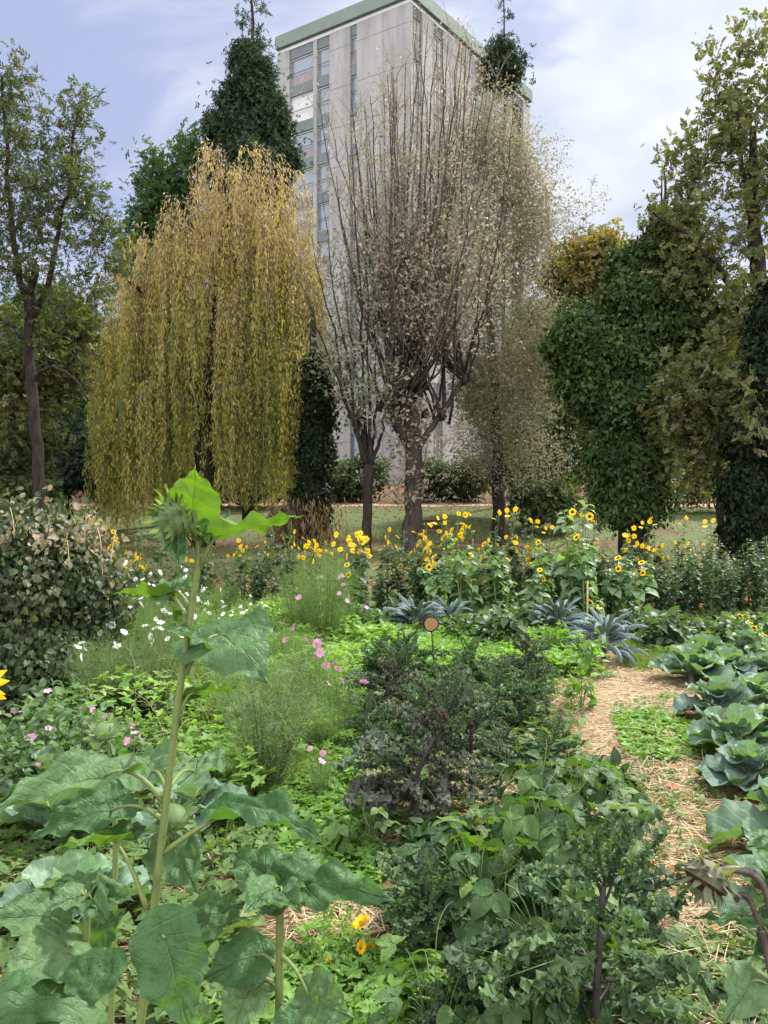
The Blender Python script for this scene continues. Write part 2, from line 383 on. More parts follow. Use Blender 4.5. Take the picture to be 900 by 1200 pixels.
c2 = mixc(N, L, jl, rp.outputs[0], (.13,.12,.11))
fine = N.new('ShaderNodeTexNoise'); fine.inputs['Scale'].default_value = 30; L.new(tc.outputs['Object'], fine.inputs['Vector'])
pb = N.new('ShaderNodeBsdfPrincipled'); L.new(c2, pb.inputs['Base Color']); pb.inputs['Roughness'].default_value = .9
bp = N.new('ShaderNodeBump'); bp.inputs['Strength'].default_value = .25; bp.inputs['Distance'].default_value = .03; L.new(fine.outputs['Fac'], bp.inputs['Height']); L.new(bp.outputs[0], pb.inputs['Normal'])
out = N.new('ShaderNodeOutputMaterial'); L.new(pb.outputs[0], out.inputs[0])
green_m = solid_mat('green_parapet', [(.10,.13,.11), (.13,.165,.14)], .8, .7, .05)
spand_m = solid_mat('grey_spandrel', [(.085,.10,.105), (.115,.13,.135)], 1.2, .6, .05)
joint_m = solid_mat('panel_joint', [(.09,.085,.08), (.14,.135,.13)], 3, .9, 0)
white_m = solid_mat('white_frame', [(.5,.5,.5), (.6,.6,.6)], 2, .5, 0)
rail_m = solid_mat('dark_railing', [(.05,.05,.055), (.08,.08,.085)], 2, .5, 0)
shut_m = solid_mat('white_shutter', [(.36,.36,.36), (.46,.46,.46)], 1.5, .6, .05, stretch=(1, 1, 12))
curt_m = solid_mat('curtain_cloth', [(.17,.14,.145), (.26,.22,.22)], 5, .8, .1, stretch=(4, 4, .3))
room_m = solid_mat('dark_room', [(.02,.02,.024), (.05,.045,.045)], .7, .9, 0)
glass_m = bpy.data.materials.new('window_glass'); t, N, L = nt(glass_m)
pb = N.new('ShaderNodeBsdfPrincipled'); pb.inputs['Base Color'].default_value = (.14,.16,.20,1); pb.inputs['Roughness'].default_value = .05; pb.inputs['IOR'].default_value = 1.6
out = N.new('ShaderNodeOutputMaterial'); L.new(pb.outputs[0], out.inputs[0])

C0 = np.array([(481-450)/F*50, 50.0]); LE = np.array([(325-450)/F*55.8, 55.8]); RE = np.array([(621-450)/F*62.9, 62.9])
ZTOP, ZB = 36.0, float(gz(0, 50))-.4
tower = empty('apartment_tower', (0, 0, 0))
tag(tower, 'tall grey concrete apartment tower with green roof edge standing behind the trees', 'building')
def facade(A, B, bays, pxs):
    d = (B-A); Ln = np.linalg.norm(d); d = d/Ln; n = np.array([d[1], -d[0]])     # n: outwards, towards the camera
    if n[1] > 0: n = -n
    ax = np.array([[d[0], d[1], 0], [n[0], n[1], 0], [0, 0, 1]])
    def s_of(px):     # where the sight line of a photo column meets the wall
        k = (px-450)/F
        return (k*A[1]-A[0])/(d[0]-k*d[1])
    def at(s, z, o): return np.array([A[0]+d[0]*s+n[0]*o, A[1]+d[1]*s+n[1]*o, z])
    edges = [0]+[v for b in pxs for v in (s_of(b[0]), s_of(b[1]))]+[Ln]
    edges = sorted(min(max(e, 0), Ln) for e in edges)
    wall = Geo(); zt = ZTOP-1.15
    for i in range(0, len(edges)-1, 2):
        a, b = edges[i], edges[i+1]
        if b-a > .05: wall.box(at((a+b)/2, (zt+ZB)/2, -.15), (b-a, .3, zt-ZB), ax)
        k = int((b-a)/2.3)
        for q in range(1, k+1): wall.box(at(a+(b-a)*q/(k+1), (zt+ZB)/2, -.004), (.035, .014, zt-ZB-.1), ax, mat=1)
    o = link('wall', wall.mesh('wall', [conc, joint_m], False), tower)
    for (p0, p1, kind) in pxs:
        a, b = s_of(p0), s_of(p1); wd = b-a; c = (a+b)/2
        k = 0; z1 = 34.15
        def spb(pos, size, mt, nm='spandrel'):
            g = Geo(); g.box(pos, size, ax); link(nm, g.mesh(nm, mt, False), tower)
        spb(at(c, (zt+z1)/2+.0, -.22), (wd-.01, .2, zt-z1), spand_m)
        while z1-1.9 > ZB:
            z0 = z1-1.95
            if z0-.77 > ZB: spb(at(c, z0-.385, -.20), (wd-.01, .2, .76), spand_m)
            if k < 12 and kind != 'dark':
                fr = Geo(); tk = .06
                for (cx, cz, sx_, sz_) in ((c, z1-tk/2, wd-.02, tk), (c, z0+tk/2, wd-.02, tk), (a+tk/2+.01, (z0+z1)/2, tk, 1.95-2*tk), (b-tk/2-.01, (z0+z1)/2, tk, 1.95-2*tk)):
                    fr.box(at(cx, cz, -.26), (sx_, .08, sz_), ax)
                if wd > .9: fr.box(at(c, (z0+z1)/2, -.27), (.05, .06, 1.95-2*tk), ax)
                f = link('window', fr.mesh('window', white_m, False), tower)
                pg = Geo(); q = rng.random()
                if q < .12 or (kind == 'wide' and k == 1):
                    pg.box(at(c, (z0+z1)/2, -.285), (wd-.14, .03, 1.95-2*tk), ax); link('shutter', pg.mesh('shutter', shut_m, False), f)
                else:
                    pg.box(at(c, (z0+z1)/2, -.30), (wd-.14, .02, 1.95-2*tk), ax); link('pane', pg.mesh('pane', glass_m, False), f)
                    if q < .45:
                        cg = Geo(); hh = .5+.5*rng.random(); cg.box(at(c, z0+.08+hh/2, -.285), (wd-.2, .012, hh), ax); link('curtain', cg.mesh('curtain', curt_m, False), f)
                rg = Geo()
                rg.box(at(c, z0+.85, -.12), (wd-.02, .03, .045), ax)
                link('railing', rg.mesh('railing', rail_m, False), f)
            else:
                spb(at(c, (z0+z1)/2, -.24), (wd-.01, .12, 1.94), room_m, 'loggia_back')
            z1 -= 2.72; k += 1
    # roof edge
    g = Geo(); g.box(at(Ln/2, ZTOP-.45, .02), (Ln+.02, .42, .9), ax); link('parapet', g.mesh('parapet', green_m, False), tower)
    g = Geo(); g.box(at(Ln/2, ZTOP-1.025, -.2), (Ln-.2, .3, .24), ax); link('roof_band', g.mesh('roof_band', white_m, False), tower)
facade(C0, LE, None, [(410, 418, 'n'), (371, 386, 'n'), (339, 367, 'wide')])
facade(C0, RE, None, [(484, 495, 'n'), (508, 519, 'n'), (556, 575, 'n'), (600, 613, 'dark')])
g = Geo()    # the body behind the two fronts
c = (LE+RE)/2; bx = C0+(LE-C0)*.02+(RE-C0)*.02
V = [];pts = [C0+(np.array([0, .45])), LE+np.array([.25, .25]), LE+(RE-C0), RE+np.array([-.3, .1])]
for z in (ZB, ZTOP-.3): V += [[p[0], p[1], z] for p in pts]
g.add(V, [[0,1,5,4],[1,2,6,5],[2,3,7,6],[3,0,4,7],[4,5,6,7]]); link('core_wall', g.mesh('core_wall', conc, False), tower)
# ================================================================ trees
bark = solid_mat('bark_dark', [(.010,.008,.007), (.024,.019,.016), (.042,.035,.03)], 9, .95, 1.0, 9, .15, (1, 1, .25), bdist=.05)
bark_grey = solid_mat('bark_grey', [(.022,.018,.015), (.05,.042,.034), (.085,.072,.058)], 10, .95, 1.0, 9, .15, (1, 1, .2), bdist=.04)
bark_twig = solid_mat('bark_twig', [(.10,.085,.072), (.21,.18,.155)], 10, .9, .4, 6, .15, (1, 1, .3))
L_ash = leaf_mat('ash_leaves', [(.030,.046,.024), (.045,.063,.031), (.062,.08,.040), (.12,.072,.04)], .5, .3)
L_oak = leaf_mat('oak_leaves', [(.045,.064,.026), (.075,.09,.04), (.11,.115,.05), (.14,.12,.06)], .55, .3)
L_ivy = leaf_mat('ivy_leaves', [(.011,.022,.007), (.022,.042,.012), (.038,.066,.019), (.08,.11,.038)], .6, .12, spec=.2)
L_ivyd = leaf_mat('dark_ivy_leaves', [(.007,.013,.006), (.012,.022,.009), (.022,.036,.016)], .6, .1, spec=.2)
L_con = leaf_mat('conifer_needles', [(.016,.030,.016), (.028,.048,.024), (.045,.072,.036)], .6, .1)
L_wil = leaf_mat('willow_leaves', [(.10,.15,.035), (.21,.24,.048), (.36,.31,.07), (.37,.285,.14), (.29,.215,.145)], .5, .35, tint=(1.5,1.45,.6))
L_pol = leaf_mat('pollard_leaves', [(.15,.18,.11), (.21,.22,.15), (.27,.25,.185), (.30,.22,.18)], .55, .3, tint=(1.35,1.25,.9))
L_brown = leaf_mat('russet_leaves', [(.14,.165,.09), (.20,.20,.13), (.28,.23,.18), (.27,.175,.145)], .6, .3, tint=(1.35,1.22,.9))
L_bush = leaf_mat('bush_leaves', [(.03,.05,.02), (.055,.08,.032), (.09,.115,.045), (.15,.155,.06)], .5, .2)
L_hedge = leaf_mat('hedge_leaves', [(.025,.04,.018), (.045,.068,.028), (.08,.10,.042)], .5, .2)
L_yew = leaf_mat('yew_leaves', [(.014,.028,.015), (.026,.045,.025), (.05,.07,.042)], .5, .1)
L_gold = leaf_mat('golden_leaves', [(.06,.075,.03), (.11,.10,.04), (.17,.12,.05), (.14,.085,.04)], .6, .35)
L_green = leaf_mat('green_leaves', [(.026,.052,.022), (.044,.08,.032), (.07,.11,.044)], .5, .3)
L_dry = leaf_mat('dry_leaves', [(.10,.07,.04), (.16,.11,.07), (.07,.05,.03)], .8, .25)

class Skeleton:
    def __init__(s, seed): s.r = np.random.default_rng(seed); s.g = Geo(); s.P = []; s.Rd = []; s.paths = []
    def limb(s, pts, rads, sides=7, node=True, mat=0):
        pts = np.asarray(pts, float); rads = np.interp(np.linspace(0, 1, len(pts)), np.linspace(0, 1, len(rads)), rads)
        s.g.tube(pts, rads, sides, mat=mat)
        if node:
            s.P += list(pts); s.Rd += list(rads)
    def smooth(s, pts, n=14, jit=.0):
        pts = np.asarray(pts, float); k = np.linspace(0, 1, len(pts)); u = np.linspace(0, 1, n)
        q = np.stack([np.interp(u, k, pts[:, i]) for i in range(3)], 1)
        for _ in range(3): q[1:-1] = .25*q[:-2]+.5*q[1:-1]+.25*q[2:]
        q[1:-1] += s.r.normal(size=(n-2, 3))*jit
        return q
    def reach(s, targets, rmax=.08, rmin=.012, sag=.0, lift=.35, jit=.05, zpen=1.6, sides=5, keep=True, ratio=.55):
        """join every target to the nearest suitable point of the skeleton with a curved branch"""
        base = np.array(s.P[0]); targets = np.asarray(targets, float)
        o = np.argsort(np.linalg.norm(targets-np.array(s.P).mean(0), axis=1))
        for q in targets[o]:
            Pn = np.array(s.P); d = q-Pn; dist = np.linalg.norm(d, axis=1)
            cost = dist+zpen*np.maximum(-d[:, 2]+.15*dist, 0)+.0*dist
            i = int(np.argmin(cost)); a = Pn[i]; ln = dist[i]
            if ln < .05: continue
            r0 = min(s.Rd[i]*ratio, rmax, .012*ln+rmin*1.2); r0 = max(r0, rmin)
            n = max(4, min(9, int(ln/.35)+3)); u = np.linspace(0, 1, n)[:, None]
            ctrl = a+(q-a)*.5+np.array([0, 0, lift*ln*.5])+s.r.normal(size=3)*jit*ln
            pts = (1-u)**2*a+2*u*(1-u)*ctrl+u**2*q
            pts[1:-1] += s.r.normal(size=(n-2, 3))*jit*ln*.25
            pts[:, 2] -= sag*ln*u[:, 0]**2
            rads = np.linspace(r0, rmin*.5, n)
            s.g.tube(pts, rads, sides if r0 > .03 else 3, cap=False)
            s.P += list(pts[1:]); s.Rd += list(rads[1:]); s.paths.append(pts)
def blob_points(blobs, K, r, shell=.45):
    """targets spread through ellipsoids given as (px, py, Y, rx px, ry px[, weight])"""
    w = np.array([b[3]*b[4]*(b[5] if len(b) > 5 else 1) for b in blobs], float); w /= w.sum()
    idx = r.choice(len(blobs), K, p=w); out = []
    for i in idx:
        b = blobs[i]; c = P(b[0], b[1], b[2]); rx, ry = b[3]/F*b[2], b[4]/F*b[2]
        d = norm(r.normal(size=3)); u = r.random()**shell
        out.append(c+d*np.array([rx, rx*.9, ry])*u)
    return np.array(out)
RH = rhomb(.55, .12, .1); RHn = rhomb(.22, .05, .15); IVR = [rhomb(.85, .12, .15), rhomb(.65, .1, .2)]; IVY = gleaf(4, 3, w_heart, .85, .25, .12)
SPR = [sprig(7, .42, .42, k) for k in range(3)]; SPRo = [sprig(6, .6, .45, 10+k) for k in range(3)]
def crown(g, paths, n, tmpl, size, sig, r, mat=0, start=.35, droop=.2, size_var=.35, hue=.5, up=.7, flat=1.0):
    if not isinstance(tmpl, list): tmpl = [tmpl]
    pos = []; hue_c = []; dirs = []
    for p in paths:
        k = n if np.isscalar(n) else int(r.integers(n[0], n[1]))
        u = start+(1-start)*r.random(k)**.7; q = u*(len(p)-1); i = np.minimum(q.astype(int), len(p)-2); f = (q-i)[:, None]
        b = p[i]*(1-f)+p[i+1]*f; pos.append(b+r.normal(size=(k, 3))*sig*np.array([1, 1, flat]))
        hue_c.append(np.clip(r.normal(hue, .16)+r.normal(size=k)*.16, 0, 1)); dirs.append(np.repeat(norm(p[-1]-p[0])[None], k, 0))
    pos = np.concatenate(pos); hue_c = np.concatenate(hue_c); dirs = np.concatenate(dirs); M = len(pos)
    d = norm(dirs*.5+r.normal(size=(M, 3))*.8+np.array([0, 0, -droop])); upv = norm(r.normal(size=(M, 3))*.6+np.array([0, 0, up]))
    sel = r.integers(0, len(tmpl), M); S = size*(1+size_var*r.normal(size=M)).clip(.4, 1.9)
    R = frames(d, upv)
    for k, tm in enumerate(tmpl):
        m = sel == k; g.scatter(tm, pos[m], R[m], S[m], hue_c[m], mat)
def finish_tree(name, label, sk, crown_geo, mb, ml, group=None, cat='tree', extra=()):
    base = np.array(sk.P[0]); root = empty(name, base); tag(root, label, cat, group)
    def shift(g):
        for i in range(len(g.V)): g.V[i] = g.V[i]-base
    shift(sk.g); link('trunk', sk.g.mesh('trunk', mb), root)
    if crown_geo is not None: shift(crown_geo); link('crown', crown_geo.mesh('crown', ml), root)
    for nm, gg, mm in extra: shift(gg); link(nm, gg.mesh(nm, mm), root)
    return root
def gbase(px, Y): x = (px-450)/F*Y; return np.array([x, Y, float(gz(x, Y))-.05])
def shell_leaves(g, blobs, n_clump, n_leaf, tmpl, size, clump, r, hue=.5, hang=.5, depth=.12, mat=0, zmin=-.3, hvar=.17, nj=.35):
    """dense foliage skin: clumps on bumpy ellipsoids, leaves facing outwards and overlapping like shingles"""
    w = np.array([b[3]*b[4] for b in blobs], float); w /= w.sum(); idx = r.choice(len(blobs), n_clump, p=w)
    cs = []; ns = []
    lump = [SN(r, 6, 2.2) for _ in blobs]
    for i in idx:
        b = blobs[i]; c = P(b[0], b[1], b[2]); rad = np.array([b[3], b[3]*.9, b[4]])/F*b[2]
        d = norm(r.normal(size=3)); rad = rad*(1+.20*lump[i](math.atan2(d[1], d[0]), d[2]*2.5)); d[2] = d[2] if d[2] > zmin else abs(d[2])*.3
        cs.append(c+d*rad*(1-depth*2.4*r.random()**1.5+.10*r.normal()*.6)); ns.append(norm(d/rad))
    cs = np.array(cs); ns = np.array(ns); M = n_clump*n_leaf
    k = np.repeat(np.arange(n_clump), n_leaf); nn = ns[k]
    off = r.normal(size=(M, 3))*clump; dn = (off*nn).sum(1, keepdims=True); off = off-nn*dn*.55
    off = off - nn*(np.linalg.norm(off, axis=1, keepdims=True)**2/clump*.35)
    pos = cs[k]+off
    nrm = norm(nn*.8+np.array([0, 0, .55])+off/clump*.25+r.normal(size=(M, 3))*nj)
    d = norm(np.array([0, 0, -hang])+nn*.35+r.normal(size=(M, 3))*.5)
    hu = np.clip(r.normal(hue, hvar, n_clump)[k]+r.normal(size=M)*.15, 0, 1)
    S = size*(1+.3*r.normal(size=M)).clip(.5, 1.8)
    tl = tmpl if isinstance(tmpl, list) else [tmpl]; sel = r.integers(0, len(tl), M); R = frames(d, nrm)
    for q, tm in enumerate(tl):
        m = sel == q; g.scatter(tm, pos[m], R[m], S[m], hu[m], mat)

# ---- pollard with many upright rods, Y=24
r = np.random.default_rng(3); sk = Skeleton(3); Y = 24.0
b = gbase(481, Y); top = P(484, 505, Y)
sk.limb(sk.smooth([b+[0,0,-.1], b*.6+top*.4+[.05,0,0], top, P(480, 462, Y)], 16, .015), [.38, .27, .26, .26, .22], 14)
sk.limb(sk.smooth([P(488, 530, Y), P(505, 500, Y), P(530, 470, Y+.3), P(545, 440, Y+.4)], 9, .02), [.12, .10, .08, .06], 8)
sk.limb(sk.smooth([P(480, 520, Y), P(462, 490, Y-.3), P(452, 470, Y-.4)], 7, .02), [.22, .17, .13], 8)
heads = [P(480, 465, Y), P(494, 458, Y+.2), P(466, 470, Y-.3), P(454, 474, Y-.4), P(510, 488, Y+.2), P(543, 442, Y+.4), P(475, 480, Y-.2)]
for h in heads:
    for _ in range(4):
        q = h+r.normal(size=3)*[.16,.14,.12]; sk.g.tube([q-[0,0,.1], q+[r.normal()*.04, -.04, .12]], [.12, .07], 6)
rods = []; tw = []
rg = np.random.default_rng(4)
for i in range(84):
    h = heads[rg.integers(0, len(heads))]+rg.normal(size=3)*.15
    ex = rg.normal(0, 1)
    tx = 495+100*np.tanh(ex*.7)+rg.normal()*14; ty = 10+.0*tx+rg.random()**1.3*260+np.abs(tx-492)*.6
    tp = P(tx, ty, Y+rg.normal()*1.9)
    ln = np.linalg.norm(tp-h); u = np.linspace(0, 1, 15)[:, None]
    ctrl = h+np.array([(tp[0]-h[0])*.72, (tp[1]-h[1])*.7, (tp[2]-h[2])*.38])
    pts = (1-u)**2*h+2*u*(1-u)*ctrl+u**2*tp; pts[1:-1] += rg.normal(size=(13, 3))*.035
    r0 = .018+.0044*ln*(.35+.9*rg.random()); sk.limb(pts, [r0, r0*.75, r0*.45, .012], 5, node=False); rods.append(pts)
    for _ in range(rg.integers(14, 24)):
        f = .22+.78*rg.random(); k = f*14; a = int(min(k, 13)); p0 = pts[a]+(pts[a+1]-pts[a])*(k-a)
        L0 = (.7+1.5*rg.random())*(1.2-.6*f); dv = norm(np.array([rg.normal()*.45, rg.normal()*.45, 1.0])); dv2 = norm(dv+[rg.normal()*.3, rg.normal()*.3, .1])
        q = np.array([p0, p0+dv*L0*.5, p0+dv*L0*.5+dv2*L0*.5]); sk.g.tube(q, [.014, .010, .004], 3, cap=False, mat=1); tw.append(q)
cg = Geo(); crown(cg, [p for p in tw if r.random() < np.interp(p[0][2], [6, 10, 15], [.9, .75, .5])], (14, 27), [RHn, RH], .088, .16, r, hue=.48, start=.1, droop=.25)
low = [p for p in tw if p[0][2] < P(0, 330, Y)[2]]
crown(cg, low, (6, 18), RH, .115, .45, r, hue=.68, droop=.4)
# short epicormic shoots and hanging brown leaves round the head and trunk
ep = []
for _ in range(90):
    p0 = P(485+r.normal()*22, 470+r.random()*120, Y-.1+r.normal()*.3); dv = np.array([r.normal()*.6, -.3+r.normal()*.4, -.3+r.random()])*.5
    ep.append(np.array([p0, p0+dv*.5, p0+dv])); sk.g.tube(ep[-1], [.012,.008,.004], 3, cap=False, mat=1)
crown(cg, ep, 12, RH, .13, .12, r, hue=.75, droop=.5)
finish_tree('pollarded_willow', 'thick-trunked pollarded tree with many upright bare rods in front of the tower', sk, cg, [bark_grey, bark_twig], L_pol)

# ---- slim dark forked tree left of the pollard, Y=23
r = np.random.default_rng(8); sk = Skeleton(8); Y = 23.0
b = gbase(430, Y)
sk.limb(sk.smooth([b, P(430, 600, Y), P(432, 545, Y)], 10, .012), [.17, .14, .15], 9)
fk = P(432, 548, Y); sh = []
for tgt in [(352, 330, 405, 470), (378, 235, 412, 470), (398, 300, 424, 480), (412, 160, 425, 460), (440, 330, 446, 490), (462, 430, 452, 510), (385, 395, 408, 490), (430, 240, 432, 450), (366, 280, 400, 440)]:
    c = P(tgt[2], tgt[3], Y+r.normal()*.3); e = P(tgt[0], tgt[1], Y+r.normal()*.9)
    u = np.linspace(0, 1, 12)[:, None]; pts = (1-u)**2*fk+2*u*(1-u)*c+u**2*e; pts[1:-1] += r.normal(size=(10, 3))*.04
    sk.limb(pts, [.085, .05, .03, .01], 6, node=False)
    for _ in range(22):
        f = .25+.75*r.random(); k = f*11; a = int(min(k, 10)); p0 = pts[a]+(pts[a+1]-pts[a])*(k-a); d = norm(np.array([r.normal()*.7, r.normal()*.7, .7]))*(.5+1.1*r.random())
        q = np.array([p0, p0+d*.5+[0,0,.05], p0+d]); sk.g.tube(q, [.012,.008,.004], 3, cap=False, mat=1); sh.append(q)
sk.P = [b]
cg = Geo(); crown(cg, sh, (9, 22), [RHn, RH], .14, .14, r, hue=.3)
finish_tree('slender_tree', 'slim dark forked tree just left of the thick pollarded trunk', sk, cg, [bark, bark_twig], L_pol)

# ---- weeping willow, Y=26
r = np.random.default_rng(21); sk = Skeleton(21); Y = 26.5
b = gbase(238, Y)
sk.limb(sk.smooth([b, P(240, 540, Y), P(246, 430, Y), P(258, 330, Y), P(268, 240, Y), P(262, 175, Y)], 24, .05), [.42, .32, .26, .2, .12, .05], 10)
sk.limb(sk.smooth([P(242, 500, Y), P(215, 420, Y-.3), P(185, 350, Y-.5), P(150, 330, Y-.6)], 14, .05), [.22, .15, .1, .05], 7)
sk.limb(sk.smooth([P(244, 470, Y), P(280, 400, Y+.2), P(310, 310, Y), P(330, 250, Y)], 14, .05), [.22, .15, .1, .05], 7)
tg = blob_points([(265, 222, Y, 56, 70, .7), (250, 195, Y, 30, 35, .6), (300, 205, Y, 48, 36, .7), (190, 300, Y, 46, 40, 1.3), (215, 265, Y, 34, 40), (342, 290, Y, 22, 70), (338, 400, Y-.2, 18, 60), (315, 225, Y, 40, 60, .6), (215, 330, Y, 85, 55), (310, 300, Y, 55, 90), (165, 390, Y, 48, 50), (300, 400, Y, 60, 60), (140, 420, Y, 28, 30, 1.3), (350, 330, Y, 22, 50), (165, 440, Y-1.2, 40, 40, .8)], 250, r, .4)
sk.reach(tg, .07, .012, sag=.15, lift=.6, jit=.1)
nodes = np.concatenate([p[len(p)//2:] for p in sk.paths]); cg = Geo(); st = Geo()
NC = 270; M = 2050; cl_ = nodes[r.choice(len(nodes), NC)]; ci_ = r.integers(0, NC, M); c_len = .5+.7*r.random(NC); c_hue = r.normal(0, .14, NC); pick = cl_[ci_]+r.normal(size=(M, 3))*[.17, .17, .12]
allp = []; alld = []; allh = []
def env_low(px):    # the lowest a strand hangs, in photo rows, along the hem of the crown
    return np.interp(px, [90, 112, 125, 150, 185, 215, 245, 280, 300, 325, 345, 360, 378, 392], [480, 510, 610, 625, 622, 580, 585, 605, 605, 600, 590, 560, 440, 390])
for i in range(M):
    p0 = pick[i]; px0 = 450+p0[0]/p0[1]*F
    ph = r.random()*6.28; out_ = norm(np.array([(p0[0]-b[0])*.6+r.normal()*1.7, (p0[1]-b[1])*.6-.3+r.normal()*1.5, 0]))
    hem = CAMZ-(env_low(px0)-600)/F*p0[1]
    mx = p0[2]-hem
    ln = min(mx*np.clip(c_len[ci_[i]]*(.8+.35*r.random()), .1, 1.06) if r.random() < .62 else 1.2+3.2*r.random(), 10.5)
    if mx < .5 or ln < .4: continue
    n = max(6, int(ln/.3)); u = np.linspace(0, 1, n)
    arch = .30+.5*r.random()
    pts = p0+out_*(arch*np.minimum(u*ln, 1.2)[:, None]**.8)*.8
    pts[:, 2] = p0[2]+.25*np.sin(np.clip(u*ln/1.0, 0, 1)*math.pi)*arch-u*ln*(.9 if ln > 1 else .7)
    pts[:, 0] += .06*np.sin(u*ln*1.6+ph)+.02*r.normal(size=n); pts[:, 1] += .06*np.cos(u*ln*1.3+ph)
    if i % 3 == 0: st.tube(pts, [.009]*n, 3, cap=False)
    k = int(ln*16); f = r.random(k)**.85*(n-1); a = np.minimum(f.astype(int), n-2); q = pts[a]+(pts[a+1]-pts[a])*(f-a)[:, None]
    d = norm(pts[a+1]-pts[a])
    # tan and sparse high up on the outside, yellow below
    hz = np.clip((q[:, 2]-4.5)/9, 0, 1); base_h = r.normal(.26, .13)+c_hue[ci_[i]]
    hu = np.clip(base_h+.70*hz+r.normal(size=k)*.12, 0, 1)
    allp.append(q+r.normal(size=(k, 3))*.05); alld.append(norm(d*1.0+r.normal(size=(k, 3))*.38+[0,0,-.3])); allh.append(hu)
allp = np.concatenate(allp); alld = np.concatenate(alld); allh = np.concatenate(allh)
cg.scatter(rhomb(.24, .05, .1), allp, frames(alld, rdir(len(allp), r)), .14*(1+.3*r.normal(size=len(allp))).clip(.5, 1.7), allh)
finish_tree('weeping_willow', 'yellowing weeping willow with strands hanging to the ground left of the tower', sk, cg, bark, L_wil, extra=[('strand', st, bark_twig)])

# ---- ivy-clad trunk at the right edge of the willow
r = np.random.default_rng(31); sk = Skeleton(31); Y = 25.0
b = gbase(360, Y); sk.limb(sk.smooth([b, P(364, 540, Y), P(370, 430, Y), P(366, 360, Y)], 14, .03), [.4, .3, .2, .06], 9)
cg = Geo(); BL = [(364, 600, Y, 20, 50), (370, 535, Y, 20, 50), (374, 490, Y, 15, 50), (372, 450, Y, 9, 36)]
shell_leaves(cg, BL, 560, 60, IVR, .12, .22, r, hue=.45, hang=.8)
tl = Geo(); pp = []
for _ in range(240):
    p0 = P(355+r.normal()*16, 575+r.random()*25, Y+r.normal()*.5); pp.append(np.array([p0, p0+[r.normal()*.1, r.normal()*.1, -.5], p0+[r.normal()*.15, r.normal()*.1, -1.1-r.random()*.4]]))
crown(tl, pp, 14, RHn, .22, .07, r, hue=.6, start=.05, droop=2.5)
finish_tree('ivy_clad_tree', 'ivy-wrapped trunk with dry brown skirt under the right edge of the willow', sk, cg, bark, L_ivyd, extra=[('dry_skirt', tl, L_dry)])

# ---- tall dark conifer behind the willow
def conifer(name, label, px, Ytree, topy, spread, seed, bare=.25, ivy_rows=(), nb=150, dens=(80, 130), ncl=420, thick=1.):
    r = np.random.default_rng(seed); sk = Skeleton(seed); b = gbase(px, Ytree); tp = P(px+2, topy, Ytree); H = tp[2]-b[2]
    sk.limb(sk.smooth([b, b*.5+tp*.5+[.1,0,0], tp], 20, .04), [.34*thick, .2*thick, .03], 8); br = []
    for i in range(nb):
        f = .25+.75*(i/nb); p0 = b+(tp-b)*f; a = r.random()*6.283; ln = spread*(1.05-f)**.75*(.5+.6*r.random())+.25
        d = np.array([math.cos(a), math.sin(a), .12+.25*r.normal()]); q = np.array([p0, p0+d*ln*.55+[0,0,.06*ln], p0+d*ln+[0,0,.02*ln]])
        sk.g.tube(q, [.035*(1.1-f)+.008, .015, .006], 3, cap=False); br.append((f, q))
    cg = Geo(); crown(cg, [q for f, q in br if f < 1-bare], dens, SPR, .30, .24, r, hue=.45, start=.15, droop=.5, flat=.6)
    crown(cg, [q for f, q in br if f >= 1-bare], (5, 11), SPR, .24, .07, r, hue=.5, start=.3, droop=.4, flat=.6)
    if len(ivy_rows): shell_leaves(cg, [(x, y, Ytree, rx, ry) for x, y, rx, ry in ivy_rows], ncl, 70, SPR, .27, .36, r, hue=.45, hang=.6)
    return finish_tree(name, label, sk, cg, bark, L_con)
conifer('conifer_tree', 'tall dark conifer with bare spire rising behind the weeping willow', 293, 33.0, -45, 2.1, 41, .34, [(295, 105, 20, 26), (276, 118, 17, 14), (310, 122, 18, 16), (262, 148, 22, 15), (290, 150, 22, 22), (322, 150, 18, 22), (288, 72, 12, 20), (304, 82, 11, 12), (326, 186, 22, 22), (268, 178, 22, 18), (300, 210, 40, 45)])
conifer('conifer_tree', 'thin conifer spire showing over the right roof edge of the tower', 588, 38.0, -12, .95, 43, .16, [(580, 80, 10, 9), (594, 86, 11, 10), (588, 62, 6, 11), (600, 72, 5, 5)], 70, (3, 8), 60, .4)

# ---- generic deciduous tree from photo outlines
def broad(name, label, trunk, rads, blobs, K, nleaf, tmpl, size, sig, ml, mb, seed, hue=.5, limbs=(), cat='tree', group=None, rmax=.09, lift=.35, zpen=1.6, droop=.25, start=.35, shell=.45, flat=1., extra_reach=0):
    r = np.random.default_rng(seed); sk = Skeleton(seed)
    sk.limb(sk.smooth([gbase(trunk[0][0], trunk[0][2])]+[P(*q) for q in trunk[1:]], 18, .02), rads, 9)
    for lm, lr in limbs: sk.limb(sk.smooth([P(*q) for q in lm], 12, .03), lr, 7)
    sk.reach(blob_points(blobs, K, r, shell), rmax, .010, lift=lift, zpen=zpen, jit=.09)
    cg = Geo(); crown(cg, sk.paths, nleaf, tmpl, size, sig, r, hue=hue, droop=droop, start=start, flat=flat)
    return finish_tree(name, label, sk, cg, mb, ml, group, cat)
